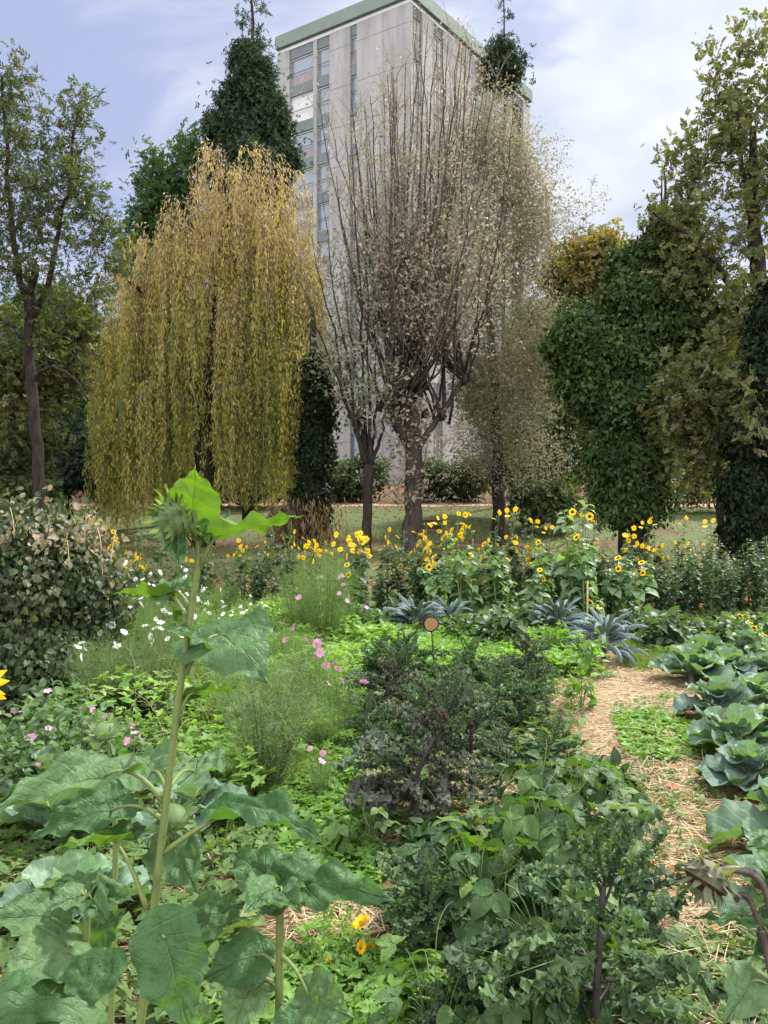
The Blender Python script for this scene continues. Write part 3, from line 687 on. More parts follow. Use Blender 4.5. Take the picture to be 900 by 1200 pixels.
# left ash, Y=19
broad('ash_tree', 'dark-trunked tree with airy green crown at the left edge', [(48, 0, 19.), (46, 540, 19.), (36, 450, 19.), (33, 370, 19.), (42, 310, 19.)], [.16, .135, .125, .11, .08],
      [(125, 285, 18.8, 34, 55), (20, 150, 19., 50, 80), (85, 170, 19., 38, 80), (60, 240, 19., 70, 55), (-10, 240, 19., 55, 90), (30, 320, 19., 75, 50), (110, 240, 18.6, 22, 40), (95, 120, 19., 14, 40), (0, 90, 19., 22, 30), (5, 390, 19, 60, 35), (90, 350, 18.7, 40, 30)], 420, (6, 13), SPR, .23, .18, L_ash, bark, 51, hue=.42,
      limbs=[([(34, 380, 19.), (60, 330, 19.), (75, 240, 19.), (92, 130, 19.)], [.09, .06, .03]), ([(34, 370, 19.), (18, 300, 19.), (8, 200, 19.), (2, 90, 19.)], [.10, .06, .03]), ([(36, 450, 19), (60, 425, 18.8), (85, 440, 18.6), (105, 470, 18.5)], [.06, .04, .02]), ([(35, 400, 19), (0, 370, 19), (-40, 360, 19.2)], [.07, .05, .03])])
broad('low_maple', 'lower green and reddish foliage beside the dark trunk at left edge', [(-25, 0, 21.), (-22, 500, 21.), (-15, 430, 21.)], [.14, .11, .07],
      [(0, 420, 21., 55, 50), (60, 430, 21.5, 40, 50), (20, 480, 21., 50, 30), (95, 400, 22., 25, 40), (70, 370, 22, 45, 25)], 170, (24, 44), SPRo, .19, .28, L_oak, bark, 52, hue=.45)
# green tree behind the willow, upper left
broad('green_tree', 'fresh green tree crown showing between the ash and the willow', [(215, 0, 33.), (213, 450, 33.), (210, 300, 33.)], [.3, .24, .12],
      [(200, 220, 33., 36, 40), (215, 280, 33., 40, 50), (180, 270, 33., 28, 45), (230, 190, 33., 25, 25), (170, 330, 33, 30, 40)], 170, (26, 44), SPRo, .30, .36, L_green, bark, 53, hue=.4)
# russet tree right of the pollard
broad('russet_tree', 'brown-leaved bushy tree just right of the pollarded trunk', [(585, 0, 27.), (583, 520, 27.), (578, 430, 27.), (572, 340, 27.)], [.25, .2, .15, .08],
      [(575, 330, 27., 48, 80), (600, 420, 27., 55, 60), (555, 430, 26.5, 40, 55), (600, 260, 27., 36, 70), (545, 260, 27., 38, 60), (620, 330, 27, 28, 50), (575, 490, 26.5, 55, 45), (590, 190, 27., 36, 60, 1.5), (625, 250, 27.3, 22, 60, 1.5), (560, 150, 27, 26, 60), (632, 400, 27.5, 34, 60), (615, 470, 27.5, 46, 40), (600, 535, 26.4, 62, 34), (560, 530, 26.4, 30, 30), (590, 130, 27.4, 20, 30), (540, 200, 27, 30, 60), (612, 200, 27.5, 18, 50)], 900, (60, 100), [RH, RHn], .095, .40, L_brown, bark, 54, hue=.42, lift=.7, rmax=.06)
# pale bare twiggy tree behind
broad('birch_tree', 'pale thin twiggy tree standing beyond the right corner of the tower', [(640, 0, 37.), (642, 480, 37.), (645, 330, 37.), (640, 220, 37.)], [.2, .15, .1, .04],
      [(640, 200, 37., 28, 60), (660, 270, 37., 40, 60), (625, 280, 37., 25, 50), (690, 240, 37., 26, 30)], 240, (6, 14), RH, .12, .25, L_brown, bark_twig, 55, hue=.3, lift=.8, rmax=.03)
broad('golden_tree', 'autumn golden tree between the tower and the ivy tree', [(695, 0, 36.), (697, 450, 36.), (695, 340, 36.)], [.25, .2, .1],
      [(690, 320, 36., 42, 45), (720, 340, 36., 40, 60), (665, 330, 36., 28, 45), (700, 290, 36., 25, 20), (680, 390, 36, 40, 40)], 210, (16, 30), SPRo, .42, .38, L_gold, bark_twig, 56, hue=.45)
# big oak at the right edge
broad('oak_tree', 'large spreading oak crown reaching in from the right edge', [(900, 0, 20.), (896, 520, 20.), (892, 400, 20.), (885, 280, 20.), (882, 150, 20)], [.36, .3, .25, .18, .08],
      [(870, 110, 20., 45, 65), (830, 190, 20., 45, 60), (890, 220, 20., 55, 80), (800, 200, 20., 22, 40), (785, 170, 20., 14, 16), (930, 120, 20., 50, 90), (840, 290, 20., 55, 55), (805, 260, 20., 34, 40), (790, 320, 19.6, 30, 30), (850, 150, 20, 40, 50), (770, 250, 20., 30, 26), (735, 235, 20., 18, 12), (850, 60, 20, 26, 26), (890, 50, 20, 22, 25), (870, 400, 19., 45, 50), (845, 450, 18.6, 40, 40), (890, 470, 16.5, 25, 50), (820, 420, 19, 30, 30), (860, 340, 19.5, 45, 40)], 520, (6, 13), SPRo, .22, .20, L_oak, bark, 57, hue=.45,
      limbs=[([(893, 430, 20.), (860, 340, 19.6), (835, 300, 19.4), (800, 270, 19.4), (760, 245, 19.3)], [.12, .08, .05, .02]), ([(885, 500, 20), (860, 460, 19.), (840, 440, 18.8), (800, 430, 18.6)], [.14, .09, .05, .02]), ([(888, 330, 20), (870, 200, 20), (862, 100, 20)], [.1, .06, .02])])
# ivy tree
r = np.random.default_rng(61); sk = Skeleton(61); Y = 21.0; b = gbase(742, Y)
sk.limb(sk.smooth([b, P(742, 520, Y), P(745, 420, Y), P(770, 300, Y), P(782, 225, Y), P(779, 190, Y)], 18, .03), [.42, .34, .28, .16, .04, .015], 9)
sk.limb(sk.smooth([P(744, 450, Y), P(700, 400, Y), P(668, 385, Y)], 9, .03), [.15, .1, .04], 7)
sk.limb(sk.smooth([P(745, 440, Y), P(800, 390, Y), P(835, 365, Y)], 9, .03), [.15, .1, .04], 7)
for a_, c_ in (((775, 250), (776, 192)), ((782, 250), (783, 222)), ((770, 260), (765, 235))): sk.limb(np.array([P(a_[0], a_[1], Y), P(c_[0], c_[1], Y)]), [.03, .012], 4, node=False)
cg = Geo(); BL = [(742, 590, Y, 46, 50), (740, 540, Y, 50, 55), (735, 480, Y, 52, 60), (715, 420, Y, 62, 52), (690, 392, Y, 45, 34), (770, 395, Y, 62, 55), (812, 380, Y-.3, 42, 34), (780, 320, Y, 42, 50), (785, 270, Y, 24, 26), (768, 300, Y, 26, 24), (812, 320, Y, 26, 34), (735, 318, Y, 24, 24), (665, 410, Y, 26, 36), (700, 455, Y, 45, 50), (760, 460, Y, 45, 60), (745, 350, Y-.5, 40, 30)]
shell_leaves(cg, BL, 1900, 66, IVR, .12, .26, r, hue=.42, hang=.9, depth=.2, hvar=.26)
shell_leaves(cg, [(b_[0], b_[1], b_[2], b_[3]*1.10, b_[4]*1.06) for b_ in BL], 520, 20, SPR, .19, .30, r, hue=.72, hang=.2, depth=.1)
finish_tree('ivy_covered_tree', 'big tree smothered in dark green ivy right of centre', sk, cg, bark, L_ivy)
# dark ivy trunk at the right edge
r = np.random.default_rng(62); sk = Skeleton(62); Y = 17.0; b = gbase(885, Y)
sk.limb(sk.smooth([b, P(884, 560, Y), P(893, 460, Y), P(900, 380, Y)], 12, .03), [.34, .28, .22, .15], 9)
cg = Geo(); shell_leaves(cg, [(886, 640, Y, 32, 50), (880, 580, Y, 34, 50), (888, 520, Y, 38, 45), (900, 450, Y, 32, 60), (912, 380, Y, 30, 60), (905, 600, Y, 40, 60)], 800, 60, IVR, .11, .2, r, hue=.4, hang=.9, depth=.2)
finish_tree('ivy_clad_tree', 'near-black ivy column at the right edge behind the flowers', sk, cg, bark, L_ivyd)
broad('rowan_tree', 'yellow-green arching shrub between the two ivy covered trunks', [(845, 0, 18.5), (843, 560, 18.5), (838, 480, 18.5)], [.10, .08, .05],
      [(810, 470, 18.5, 36, 34), (840, 500, 18.5, 30, 40), (795, 500, 18.5, 22, 24), (838, 440, 18.6, 34, 30), (820, 540, 18.5, 30, 26), (850, 470, 18.2, 40, 60), (800, 450, 18.4, 26, 40)], 190, (7, 15), SPRo, .22, .24, L_oak, bark, 63, hue=.5)
def shrub(name, label, blobs, n, nl, tmpl, size, clump, ml, seed, hue=.5, group=None, cat='shrub', hang=.4, stems=7):
    r = np.random.default_rng(seed); Yb = blobs[0][2]; x = blobs[0][0]; sk = Skeleton(seed); b = gbase(x, Yb)
    for k in range(stems):
        bb = blobs[k % len(blobs)]; e = P(bb[0]+r.normal()*bb[3]*.5, bb[1]-bb[4]*.3, bb[2]); e[2] = max(e[2], b[2]+.4)
        sk.limb(sk.smooth([b+r.normal(size=3)*[.15,.15,0], b*.5+e*.5+r.normal(size=3)*.1, e], 6, .02), [.05, .03, .012], 5)
    cg = Geo(); shell_leaves(cg, blobs, n, nl, tmpl, size, clump, r, hue=hue, hang=hang, depth=.3)
    return finish_tree(name, label, sk, cg, bark, ml, group, cat)
Y = 41.5
shrub('shrub', 'rounded dark shrub against the tower wall left of the pollard', [(405, 565, Y, 32, 24), (430, 560, Y, 22, 26), (385, 562, Y, 16, 26)], 190, 60, RH, .22, .42, L_hedge, 71)
shrub('shrub', 'shrub against the tower wall seen just right of the pollarded trunk', [(530, 566, Y, 30, 22), (505, 562, Y, 22, 26), (555, 560, Y, 26, 28)], 190, 60, RH, .22, .42, L_hedge, 72, .62)
shrub('shrub', 'olive shrub with low branches sweeping over the lawn left of the ivy tree', [(630, 510, 33., 52, 55), (660, 540, 32., 40, 40), (605, 540, 32., 35, 40), (655, 470, 33, 45, 40), (640, 578, 30, 40, 14)], 560, 60, [RH, SPRo[0]], .26, .42, L_bush, 73, .55)
shrub('shrub', 'tall olive shrub filling the gap behind the russet tree', [(640, 420, 36., 45, 60), (600, 480, 36., 50, 50), (660, 380, 36, 35, 45)], 420, 46, SPRo, .34, .5, L_bush, 74, .72)
shrub('shrub', 'dark blue-green shrub beneath the dark trunk at left', [(85, 540, 30., 42, 50), (60, 560, 30., 45, 40), (120, 560, 30.4, 30, 36), (55, 515, 30., 26, 34), (160, 565, 31, 40, 30)], 620, 50, SPR, .19, .30, L_yew, 75, .4)
shrub('shrub', 'shadowy shrub behind the bean heap at the left edge', [(10, 520, 24., 45, 45), (20, 570, 24., 40, 35), (-20, 560, 24, 30, 40)], 260, 50, SPRo, .3, .34, L_bush, 76, .3)
shrub('shrub', 'low shrub on the bank behind the hanging willow strands', [(300, 560, 38., 40, 22), (260, 555, 38., 30, 24), (210, 550, 38., 40, 30)], 220, 50, RH, .24, .45, L_hedge, 77, .35)
shrub('shrub', 'low shrub right of the ivy tree on the far bank', [(845, 560, 36., 40, 22), (880, 550, 36, 30, 30), (815, 565, 36., 22, 20)], 220, 50, RH, .22, .42, L_oak, 78, .85)
# far trees that close the view between the trunks
far = []
rr = np.random.default_rng(90)
fp = [(-90, 66, 330, 'second far tree from the left edge'), (40, 60, 350, 'far tree behind the dark ash trunk'), (130, 64, 380, 'far tree behind the left hem of the willow'), (250, 72, 400, 'far tree hidden by the willow strands'),
      (680, 70, 400, 'far tree left of the ivy tree'), (800, 62, 370, 'far tree between ivy tree and right oak'), (900, 58, 330, 'far tree behind the oak at the right edge'), (1000, 66, 300, 'far tree beyond the right edge')]
for i, (px, Yf, ty, lb) in enumerate(fp):
    if px < -50 or px > 950: continue
    broad('background_tree', lb, [(px, 0, Yf), (px+4, 520, Yf), (px+2, 450, Yf)], [.35, .28, .15],
          [(px, ty+60, Yf, 55, 60), (px-35, ty+110, Yf, 45, 55), (px+35, ty+110, Yf, 45, 55), (px, ty+150, Yf, 70, 45), (px+20, ty+30, Yf, 30, 35)], 170, (30, 46), SPRo, .75, .7, [L_oak, L_green, L_bush, L_oak][i % 4], bark, 100+i, hue=.3+.4*rr.random(), group='far trees closing the view')
# ================================================================ garden materials
M_kale = leaf_mat('curly_kale_leaf', [(.045,.072,.042), (.056,.095,.048), (.074,.125,.056), (.11,.17,.075)], .62, .18, bump=.6, bscale=120, var=.4, spec=.22, spots=.4, scol=(.28,.34,.33), sscale=26)
M_kalep = leaf_mat('purple_kale_leaf', [(.064,.052,.058), (.068,.080,.060), (.070,.108,.058), (.105,.155,.075)], .62, .15, bump=.6, bscale=120, var=.45, spec=.22)
M_kst = solid_mat('kale_stalk', [(.022,.018,.02), (.038,.030,.032), (.055,.055,.04)], 20, .5, .2)
M_lac = leaf_mat('tuscan_kale_leaf', [(.050,.078,.080), (.078,.112,.115), (.115,.155,.155)], .55, .08, vein=.7, vcol=(.22,.3,.28), bump=1.0, bscale=110, nveins=14, var=.4)
M_lacst = solid_mat('tuscan_kale_stalk', [(.16,.2,.14), (.24,.28,.2)], 20, .6, .2)
M_bean = leaf_mat('bean_leaf', [(.022,.050,.017), (.036,.074,.024), (.06,.11,.035), (.13,.20,.05)], .46, .3, vein=.35, vcol=(.12,.19,.09), bump=1.1, bscale=60, nveins=6, spec=.45, var=.35, spots=.25)
M_stem = solid_mat('green_stem', [(.06,.10,.03), (.10,.15,.05)], 15, .6, .2)
M_cab = leaf_mat('cabbage_leaf', [(.075,.135,.085), (.105,.17,.112), (.14,.21,.135)], .55, .2, vein=.85, vcol=(.40,.48,.38), bump=.5, bscale=40, nveins=9, edge=None, var=.25)
M_sav = leaf_mat('savoy_leaf', [(.075,.125,.10), (.105,.16,.125), (.135,.20,.145)], .55, .15, vein=.7, vcol=(.22,.31,.25), bump=1.3, bscale=75, nveins=12, var=.35)
M_cabin = leaf_mat('cabbage_heart_leaf', [(.095,.17,.09), (.13,.21,.10)], .5, .25, vein=.6, vcol=(.27,.36,.24), bump=.5, bscale=40)
M_sun = leaf_mat('sunflower_leaf', [(.030,.078,.026), (.055,.118,.044), (.10,.17,.075)], .46, .34, vein=.5, vcol=(.16,.25,.11), bump=1.8, bscale=48, nveins=7, tint=(1.6,1.75,.25), spec=.38, var=.3, spots=.35)
M_suny = leaf_mat('young_sunflower_leaf', [(.085,.17,.035), (.11,.20,.045)], .45, .42, vein=.75, vcol=(.05,.11,.02), bump=1.2, bscale=48, nveins=7, tint=(1.1,1.2,.2), spec=.35, var=.25)
M_sun2 = leaf_mat('small_sunflower_leaf', [(.05,.10,.045), (.08,.145,.065), (.13,.205,.10), (.19,.27,.15)], .5, .3, spec=.4, var=.3)
M_hel = leaf_mat('perennial_sunflower_leaf', [(.030,.052,.026), (.048,.08,.038), (.08,.12,.055)], .5, .2, var=.35)
M_sst = solid_mat('sunflower_stem', [(.075,.11,.032), (.125,.165,.05), (.10,.14,.042)], 30, .6, .5, bdist=.003)
M_sst2 = solid_mat('purple_stem', [(.05,.03,.035), (.09,.065,.06), (.10,.11,.06)], 22, .5, .4, bdist=.003)
M_bud = leaf_mat('bud_bract', [(.075,.12,.05), (.12,.18,.075), (.18,.25,.11)], .55, .3, var=.3)
M_budw = leaf_mat('withered_bract', [(.10,.07,.08), (.13,.12,.09), (.10,.15,.06)], .7, .25, var=.4)
M_yel = leaf_mat('yellow_petal', [(.75,.48,.012), (.85,.60,.015), (.80,.42,.01)], .5, .3, var=.12, tint=(1.1,1,.5))
M_disc = solid_mat('flower_disc', [(.02,.010,.006), (.06,.03,.012), (.10,.05,.015)], 90, .9, 1.0)
M_discy = solid_mat('yellow_disc', [(.35,.2,.01), (.55,.35,.02)], 90, .9, 1.0)
M_white = leaf_mat('white_petal', [(.72,.74,.72), (.80,.80,.80)], .5, .3, var=.08, tint=(1,1,1))
M_pink = leaf_mat('pink_petal', [(.50,.19,.40), (.60,.30,.50), (.56,.24,.36)], .5, .3, var=.12, tint=(1,1,1))
M_cos = leaf_mat('feathery_leaf', [(.075,.13,.045), (.11,.175,.06), (.15,.22,.075)], .6, .3)
M_cosg = leaf_mat('grey_feathery_leaf', [(.075,.11,.055), (.105,.15,.075), (.13,.18,.085)], .6, .3)
M_weed = leaf_mat('weed_leaf', [(.056,.12,.026), (.09,.18,.036), (.14,.24,.054), (.19,.28,.075)], .5, .35, var=.25)
M_weedd = leaf_mat('dull_weed_leaf', [(.045,.085,.025), (.07,.12,.035), (.10,.15,.05), (.13,.12,.05)], .55, .3, var=.3)
M_grass = leaf_mat('grass_blade', [(.06,.11,.025), (.09,.15,.035), (.15,.19,.06), (.22,.18,.09)], .6, .3)
M_straw = leaf_mat('straw', [(.19,.125,.075), (.31,.225,.14), (.43,.34,.215), (.12,.08,.052)], .6, .12, var=.3)
M_litter = leaf_mat('fallen_leaf', [(.10,.045,.03), (.17,.08,.05), (.24,.14,.09), (.20,.07,.03)], .8, .15)
M_mound = leaf_mat('vine_leaf', [(.016,.029,.014), (.032,.052,.024), (.06,.082,.04), (.14,.14,.085)], .5, .2, vein=.3, vcol=(.14,.17,.1), nveins=5, var=.35)
M_moundd = leaf_mat('faded_vine_leaf', [(.12,.13,.10), (.18,.165,.125), (.25,.185,.13), (.15,.10,.06)], .75, .2, var=.35)
M_pot = leaf_mat('mallow_leaf', [(.045,.085,.035), (.07,.12,.05), (.11,.17,.07)], .5, .25, var=.3)
M_cel = leaf_mat('celery_leaf', [(.075,.15,.03), (.11,.20,.04), (.16,.26,.055)], .45, .35, var=.25)
M_woodend = bpy.data.materials.new('wood_slice_face'); t, N, L = nt(M_woodend)
tc = N.new('ShaderNodeTexCoord'); wv = N.new('ShaderNodeTexWave'); wv.wave_type = 'RINGS'; wv.rings_direction = 'Y'; wv.inputs['Scale'].default_value = 48; wv.inputs['Distortion'].default_value = 2.0
L.new(tc.outputs['Object'], wv.inputs['Vector']); rp = ramp(N, [(.17,.09,.035), (.34,.20,.09)]); L.new(wv.outputs['Fac'], rp.inputs[0])
pb = N.new('ShaderNodeBsdfPrincipled'); L.new(rp.outputs[0], pb.inputs['Base Color']); pb.inputs['Roughness'].default_value = .8
out = N.new('ShaderNodeOutputMaterial'); L.new(pb.outputs[0], out.inputs[0])
M_wood = solid_mat('weathered_wood', [(.045,.035,.028), (.09,.07,.055)], 12, .85, .5, stretch=(.2, 1, 1))
M_cane = solid_mat('cane', [(.28,.2,.1), (.38,.28,.15)], 20, .7, .2)

# ================================================================ plant builders: each gives (part name, mesh, sub-parts, matrix)
HEARTS = [bend(gleaf(7, 7, w_heart, .80, .0, .10, .018, .02, 4, .12, seed=k), .6+.35*k) for k in range(3)]
LANCE = [bend(gleaf(6, 3, w_lance, .34, 0, .12, 0, .01, seed=k), .5+.3*k) for k in range(2)]
OVATE = [bend(gleaf(8, 7, w_ovate, .74, 0, .12, .015, .012, 3, .04, seed=20+k), .35+.3*k) for k in range(3)]
TRI = [merge([(OVATE[k], np.eye(3), .62, [0, .38, -.03]), (OVATE[(k+1) % 3], frames(np.array([[.95, .25, -.12]]), [[0, .1, 1.0]])[0], .56, [.02, .30, 0]), (OVATE[(k+2) % 3], frames(np.array([[-.95, .25, -.12]]), [[0, .1, 1.0]])[0], .56, [-.02, .30, 0])]) for k in range(3)]
def fan(seed, k=6, amp=.34):
    """one tightly curled lobe of a kale leaf, radius 1, opening along +Y"""
    r = np.random.default_rng(seed); nr, na = 5, 21
    a = np.linspace(-1.9, 1.9, na)[None]*np.ones((nr, 1)); q = np.linspace(.08, 1, nr)[:, None]*np.ones((1, na)); p = r.random(4)*6.28
    rr2 = q*(1+.16*np.sin(a*4+p[0]))
    z = amp*q**1.6*np.sin(a*k+p[1])+amp*.6*q**2.5*np.sin(a*k*2.1+p[2])+.12*q
    aa = a+.16*q*np.sin(a*k*1.7+p[3])
    V = np.stack([rr2*np.sin(aa), rr2*np.cos(aa), z], -1).reshape(-1, 3)
    i = np.arange(nr-1)[:, None]*na; j = np.arange(na-1)[None]
    return T_(V, np.stack([i+j, i+j+1, i+na+j+1, i+na+j], -1).reshape(-1, 4), (), np.stack([q, a, q*0], -1).reshape(-1, 3))
FAN = [fan(k, 4.5+.7*k) for k in range(4)]
def kale_leaf(seed, n=18, W=.40):
    r = np.random.default_rng(seed); parts = [(rhomb(.014, .002, .0), np.eye(3), 1.0, [0, 0, -.01])]
    for i in range(n):
        for s_ in (-1, 1):
            f = .06+.90*(i+r.random()*.6)/n; wd = W*math.sin(math.pi*min(.12+f*.83, 1))**.6
            c = np.array([s_*wd*.55*(.75+.5*r.random()), f*.92, .05*r.normal()+.10*wd-.16*f*f]); d = norm(np.array([s_*1.0, .35+.5*f, r.normal()*.45-.1]))
            parts.append((FAN[r.integers(0, 4)], frames(d[None], norm(np.array([r.normal()*.5-s_*.3, r.normal()*.5, 1.0]))[None])[0], (.070+.050*r.random())*(1.15-.25*f), c))
    for k in range(3): parts.append((FAN[k], frames(norm(np.array([[r.normal()*.5, 1, r.normal()*.5]])), [[0, 0, 1.0]])[0], .10, [r.normal()*.03, .93, -.14]))
    return merge(parts)
KALE = [kale_leaf(30+k) for k in range(4)]
LAC = [bend(gleaf(24, 7, w_strap, .15, 0, -.25, .014, .018, 10, 0, seed=40+k, roll=.25), 1.0+.35*k, 1.7) for k in range(4)]
CAB = [bend(gleaf(19, 17, w_obov, .80+.08*(k % 3), 0, .10, .026, .045, 3+k*.7, 0, seed=50+k, cup=.18-.08*(k % 2), qf=15.), .2+.3*k, 1.8) for k in range(5)]
def seg_tube(g, pts, r0, r1, sides=6, mat=0): g.tube(np.asarray(pts), np.linspace(r0, r1, len(pts)), sides, mat=mat)
def curve(a, c, b, n=8): u = np.linspace(0, 1, n)[:, None]; return (1-u)**2*np.asarray(a)+2*u*(1-u)*np.asarray(c)+u**2*np.asarray(b)

def curly_kale(seed, h, nl, ll, mat, lean=.08, bare=.35):
    r = np.random.default_rng(seed); st = Geo(); fo = Geo()
    top = np.array([r.normal()*lean, r.normal()*lean, h*.82]); sp = curve([0,0,-.05], [r.normal()*lean, r.normal()*lean, h*.4], top, 9); seg_tube(st, sp, .0125, .008, 7)
    for i in range(nl):
        f = bare+(1-bare)*(i/(nl-1)); p0 = sp[0]+(sp[-1]-sp[0])*f; k = min(int(f*8), 7); p0 = sp[k]+(sp[k+1]-sp[k])*(f*8-k)
        a = i*2.4+r.normal()*.3; el = np.interp(f, [bare, .75, 1], [-.05, .45, 1.15])+r.normal()*.15
        d = np.array([math.cos(a)*math.cos(el), math.sin(a)*math.cos(el), math.sin(el)])
        L0 = ll*(1.05-.45*max(f-.7, 0)/.3)*(.8+.35*r.random()); pl = L0*.30
        p1 = p0+d*pl+[0,0,.02]; st.tube(curve(p0, p0+d*pl*.5, p1, 4), [.0045,.004,.0038,.003], 5, cap=False)
        d2 = norm(d+np.array([0,0,-.30+.25*f])); up = norm(np.array([-math.cos(a)*.5, -math.sin(a)*.5, 1.0])+r.normal(size=3)*.15)
        fo.scatter(KALE[r.integers(0, 4)], [p1], frames(d2[None], up[None]), L0, np.clip(r.normal(.45, .2), 0, 1))
        # frilly side lobes below the blade
        for s_ in (-1, 1):
            d3 = norm(d+s_*np.cross(d, [0,0,1.0])*.8+r.normal(size=3)*.15); fo.scatter(KALE[r.integers(0, 4)], [p0+d*pl*.8], frames(d3[None], up[None]), L0*.42, np.clip(r.normal(.5, .2), 0, 1))
    return ('curly_kale', [('stem', st.mesh('stem', M_kst), [], None), ('foliage', fo.mesh('foliage', mat), [], None)])
def tuscan_kale(seed, n=44, L0=.38):
    r = np.random.default_rng(seed); st = Geo(); fo = Geo(); seg_tube(st, [[0,0,-.05],[0.01,0,.12],[0,.01,.24]], .022, .018, 8)
    for i in range(n):
        f = i/n; a = i*2.4+r.normal()*.2; el = np.interp(f, [0, .5, 1], [.15, .75, 1.35])+r.normal()*.1
        d = np.array([math.cos(a)*math.cos(el), math.sin(a)*math.cos(el), math.sin(el)]); p0 = np.array([0,0,.10+.15*f]); ln = L0*(.85+.3*r.random())*(1-.25*max(f-.8, 0)/.2)
        p1 = p0+d*.07; st.tube([p0, p1], [.007,.005], 5, mat=1); up = norm(np.array([-math.cos(a)*math.sin(el), -math.sin(a)*math.sin(el), math.cos(el)+.05]))
        fo.scatter(LAC[r.integers(0, 4)], [p1], frames(d[None], up[None]), ln, np.clip(r.normal(.45, .22), 0, 1))
    return ('tuscan_kale', [('stem', st.mesh('stem', [M_kst, M_lacst]), [], None), ('foliage', fo.mesh('foliage', M_lac), [], None)])
def bean_plant(seed, rad=.28, h=.42, n=46, ls=.15, tendril=True, hue=.42):
    r = np.random.default_rng(seed); st = Geo(); fo = Geo()
    for i in range(n):
        d = norm(r.normal(size=3)); d[2] = abs(d[2]); q = d*np.array([rad, rad, h])*(.55+.5*r.random()); q[2] += .03; a = math.atan2(q[1], q[0])
        if i % 3 == 0: st.tube(curve([q[0]*.1, q[1]*.1, 0], [q[0]*.35, q[1]*.35, q[2]*.9], q, 6), [.005,.0045,.004,.0035,.003,.002], 4, cap=False)
        else: st.tube(curve([q[0]*.4, q[1]*.4, q[2]*.4], [q[0]*.6, q[1]*.6, q[2]*.9], q, 4), [.0028,.0025,.002,.002], 4, cap=False)
        out_ = np.array([math.cos(a), math.sin(a), 0])*(.7)+r.normal(size=3)*.35; dd = norm(out_+np.array([0,0,-.15-.5*r.random()])); up = norm(out_*.45+np.array([0,0,1.0])+r.normal(size=3)*.25)
        fo.scatter(TRI[r.integers(0, 3)], [q], frames(dd[None], up[None]), ls*(.75+.5*r.random()), np.clip(r.normal(hue, .27), 0, 1))
    if tendril:
        for i in range(1):
            a = r.random()*6.28; b0 = np.array([math.cos(a)*rad*.5, math.sin(a)*rad*.5, h*.8]); st.tube(curve(b0, b0+[r.normal()*.05, r.normal()*.05, .15], b0+[r.normal()*.12, r.normal()*.12, .12+.1*r.random()], 8), np.linspace(.003, .001, 8), 4, cap=False)
    return ('bean_plant', [('stem', st.mesh('stem', M_stem), [], None), ('foliage', fo.mesh('foliage', M_bean), [], None)])
def cabbage(seed, n=15, L0=.30, mat=None, erect=0., heart=True, name='cabbage'):
    r = np.random.default_rng(seed); fo = Geo(); ht = Geo(); st = Geo(); seg_tube(st, [[0,0,-.04],[0,0,.10]], .025, .02, 8)
    for i in range(n):
        f = i/(n-1); a = i*2.4+r.normal()*.2; el = np.interp(f, [0, .5, 1], [.12+erect*.4, .55+erect*.4, 1.2])+r.normal()*.1
        d = np.array([math.cos(a)*math.cos(el), math.sin(a)*math.cos(el), math.sin(el)]); ln = L0*(1.1-.55*f)*(.85+.3*r.random()); p0 = np.array([0,0,.05+.09*f])+d*.01
        up = norm(np.array([-math.cos(a)*math.sin(el), -math.sin(a)*math.sin(el), math.cos(el)])+r.normal(size=3)*.12)
        (ht if (heart and f > .8) else fo).scatter(CAB[r.integers(0, 5)], [p0], frames(d[None], up[None]), ln, np.clip(r.normal(.45, .22), 0, 1))
    parts = [('stem', st.mesh('stem', M_lacst), [], None), ('outer_leaves', fo.mesh('outer_leaves', mat or M_cab), [], None)]
    if heart: parts.append(('heart', ht.mesh('heart', M_cabin), [], None))
    return (name, parts)
# flowers -------------------------------------------------------------
def ring_petals(g, n, r0, ln, w, tilt, mat=0, r=None, layers=1, z=0.):
    r = r or rng; t = gleaf(4, 3, w_ovate, w/ln, .12, .05)
    for k in range(layers):
        a = np.arange(n)*6.2832/n+k*.5*6.2832/n+r.normal(size=n)*.08; el = tilt+k*.25+r.normal(size=n)*.12
        d = np.stack([np.cos(a)*np.cos(el), np.sin(a)*np.cos(el), np.sin(el)], -1); up = np.stack([-np.cos(a)*np.sin(el), -np.sin(a)*np.sin(el), np.cos(el)], -1)
        g.scatter(t, d*r0*np.array([1, 1, .2])+[0, 0, z], frames(d, up), ln*(.9+.2*r.random(n)), r.random(n), mat)
def dome(g, rad, hgt, mat=0, n=12, m=4, z=0.):
    V = [[rad*math.cos(p)*math.cos(a), rad*math.cos(p)*math.sin(a), z+hgt*math.sin(p)] for p in np.linspace(-.25, 1.45, m+1) for a in np.arange(n)*6.2832/n]
    Q = [[k*n+j, k*n+(j+1) % n, (k+1)*n+(j+1) % n, (k+1)*n+j] for k in range(m) for j in range(n)]
    V.append([0, 0, z+hgt]); T = [[m*n+j, m*n+(j+1) % n, len(V)-1] for j in range(n)]
    g.add(V, Q, T, .5, None, mat)
def flower_mesh(name, n, r0, ln, w, tilt, mats, drad, dh, layers=1, seed=0):
    g = Geo(); ring_petals(g, n, r0, ln, w, tilt, 0, np.random.default_rng(seed), layers); dome(g, drad, dh, 1, 10, 3); return g.mesh(name, mats)
F_hel = [flower_mesh('flower', 11, .008, .034, .014, .25*k, [M_yel, M_discy], .011, .009, 1, k) for k in range(2)]
F_white = [flower_mesh('flower', 8, .004, .030, .020, .15+.3*k, [M_white, M_discy], .006, .005, 1, k) for k in range(2)]
F_pink = [flower_mesh('flower', 8, .004, .034, .024, .1+.3*k, [M_pink, M_discy], .006, .005, 1, k) for k in range(2)]
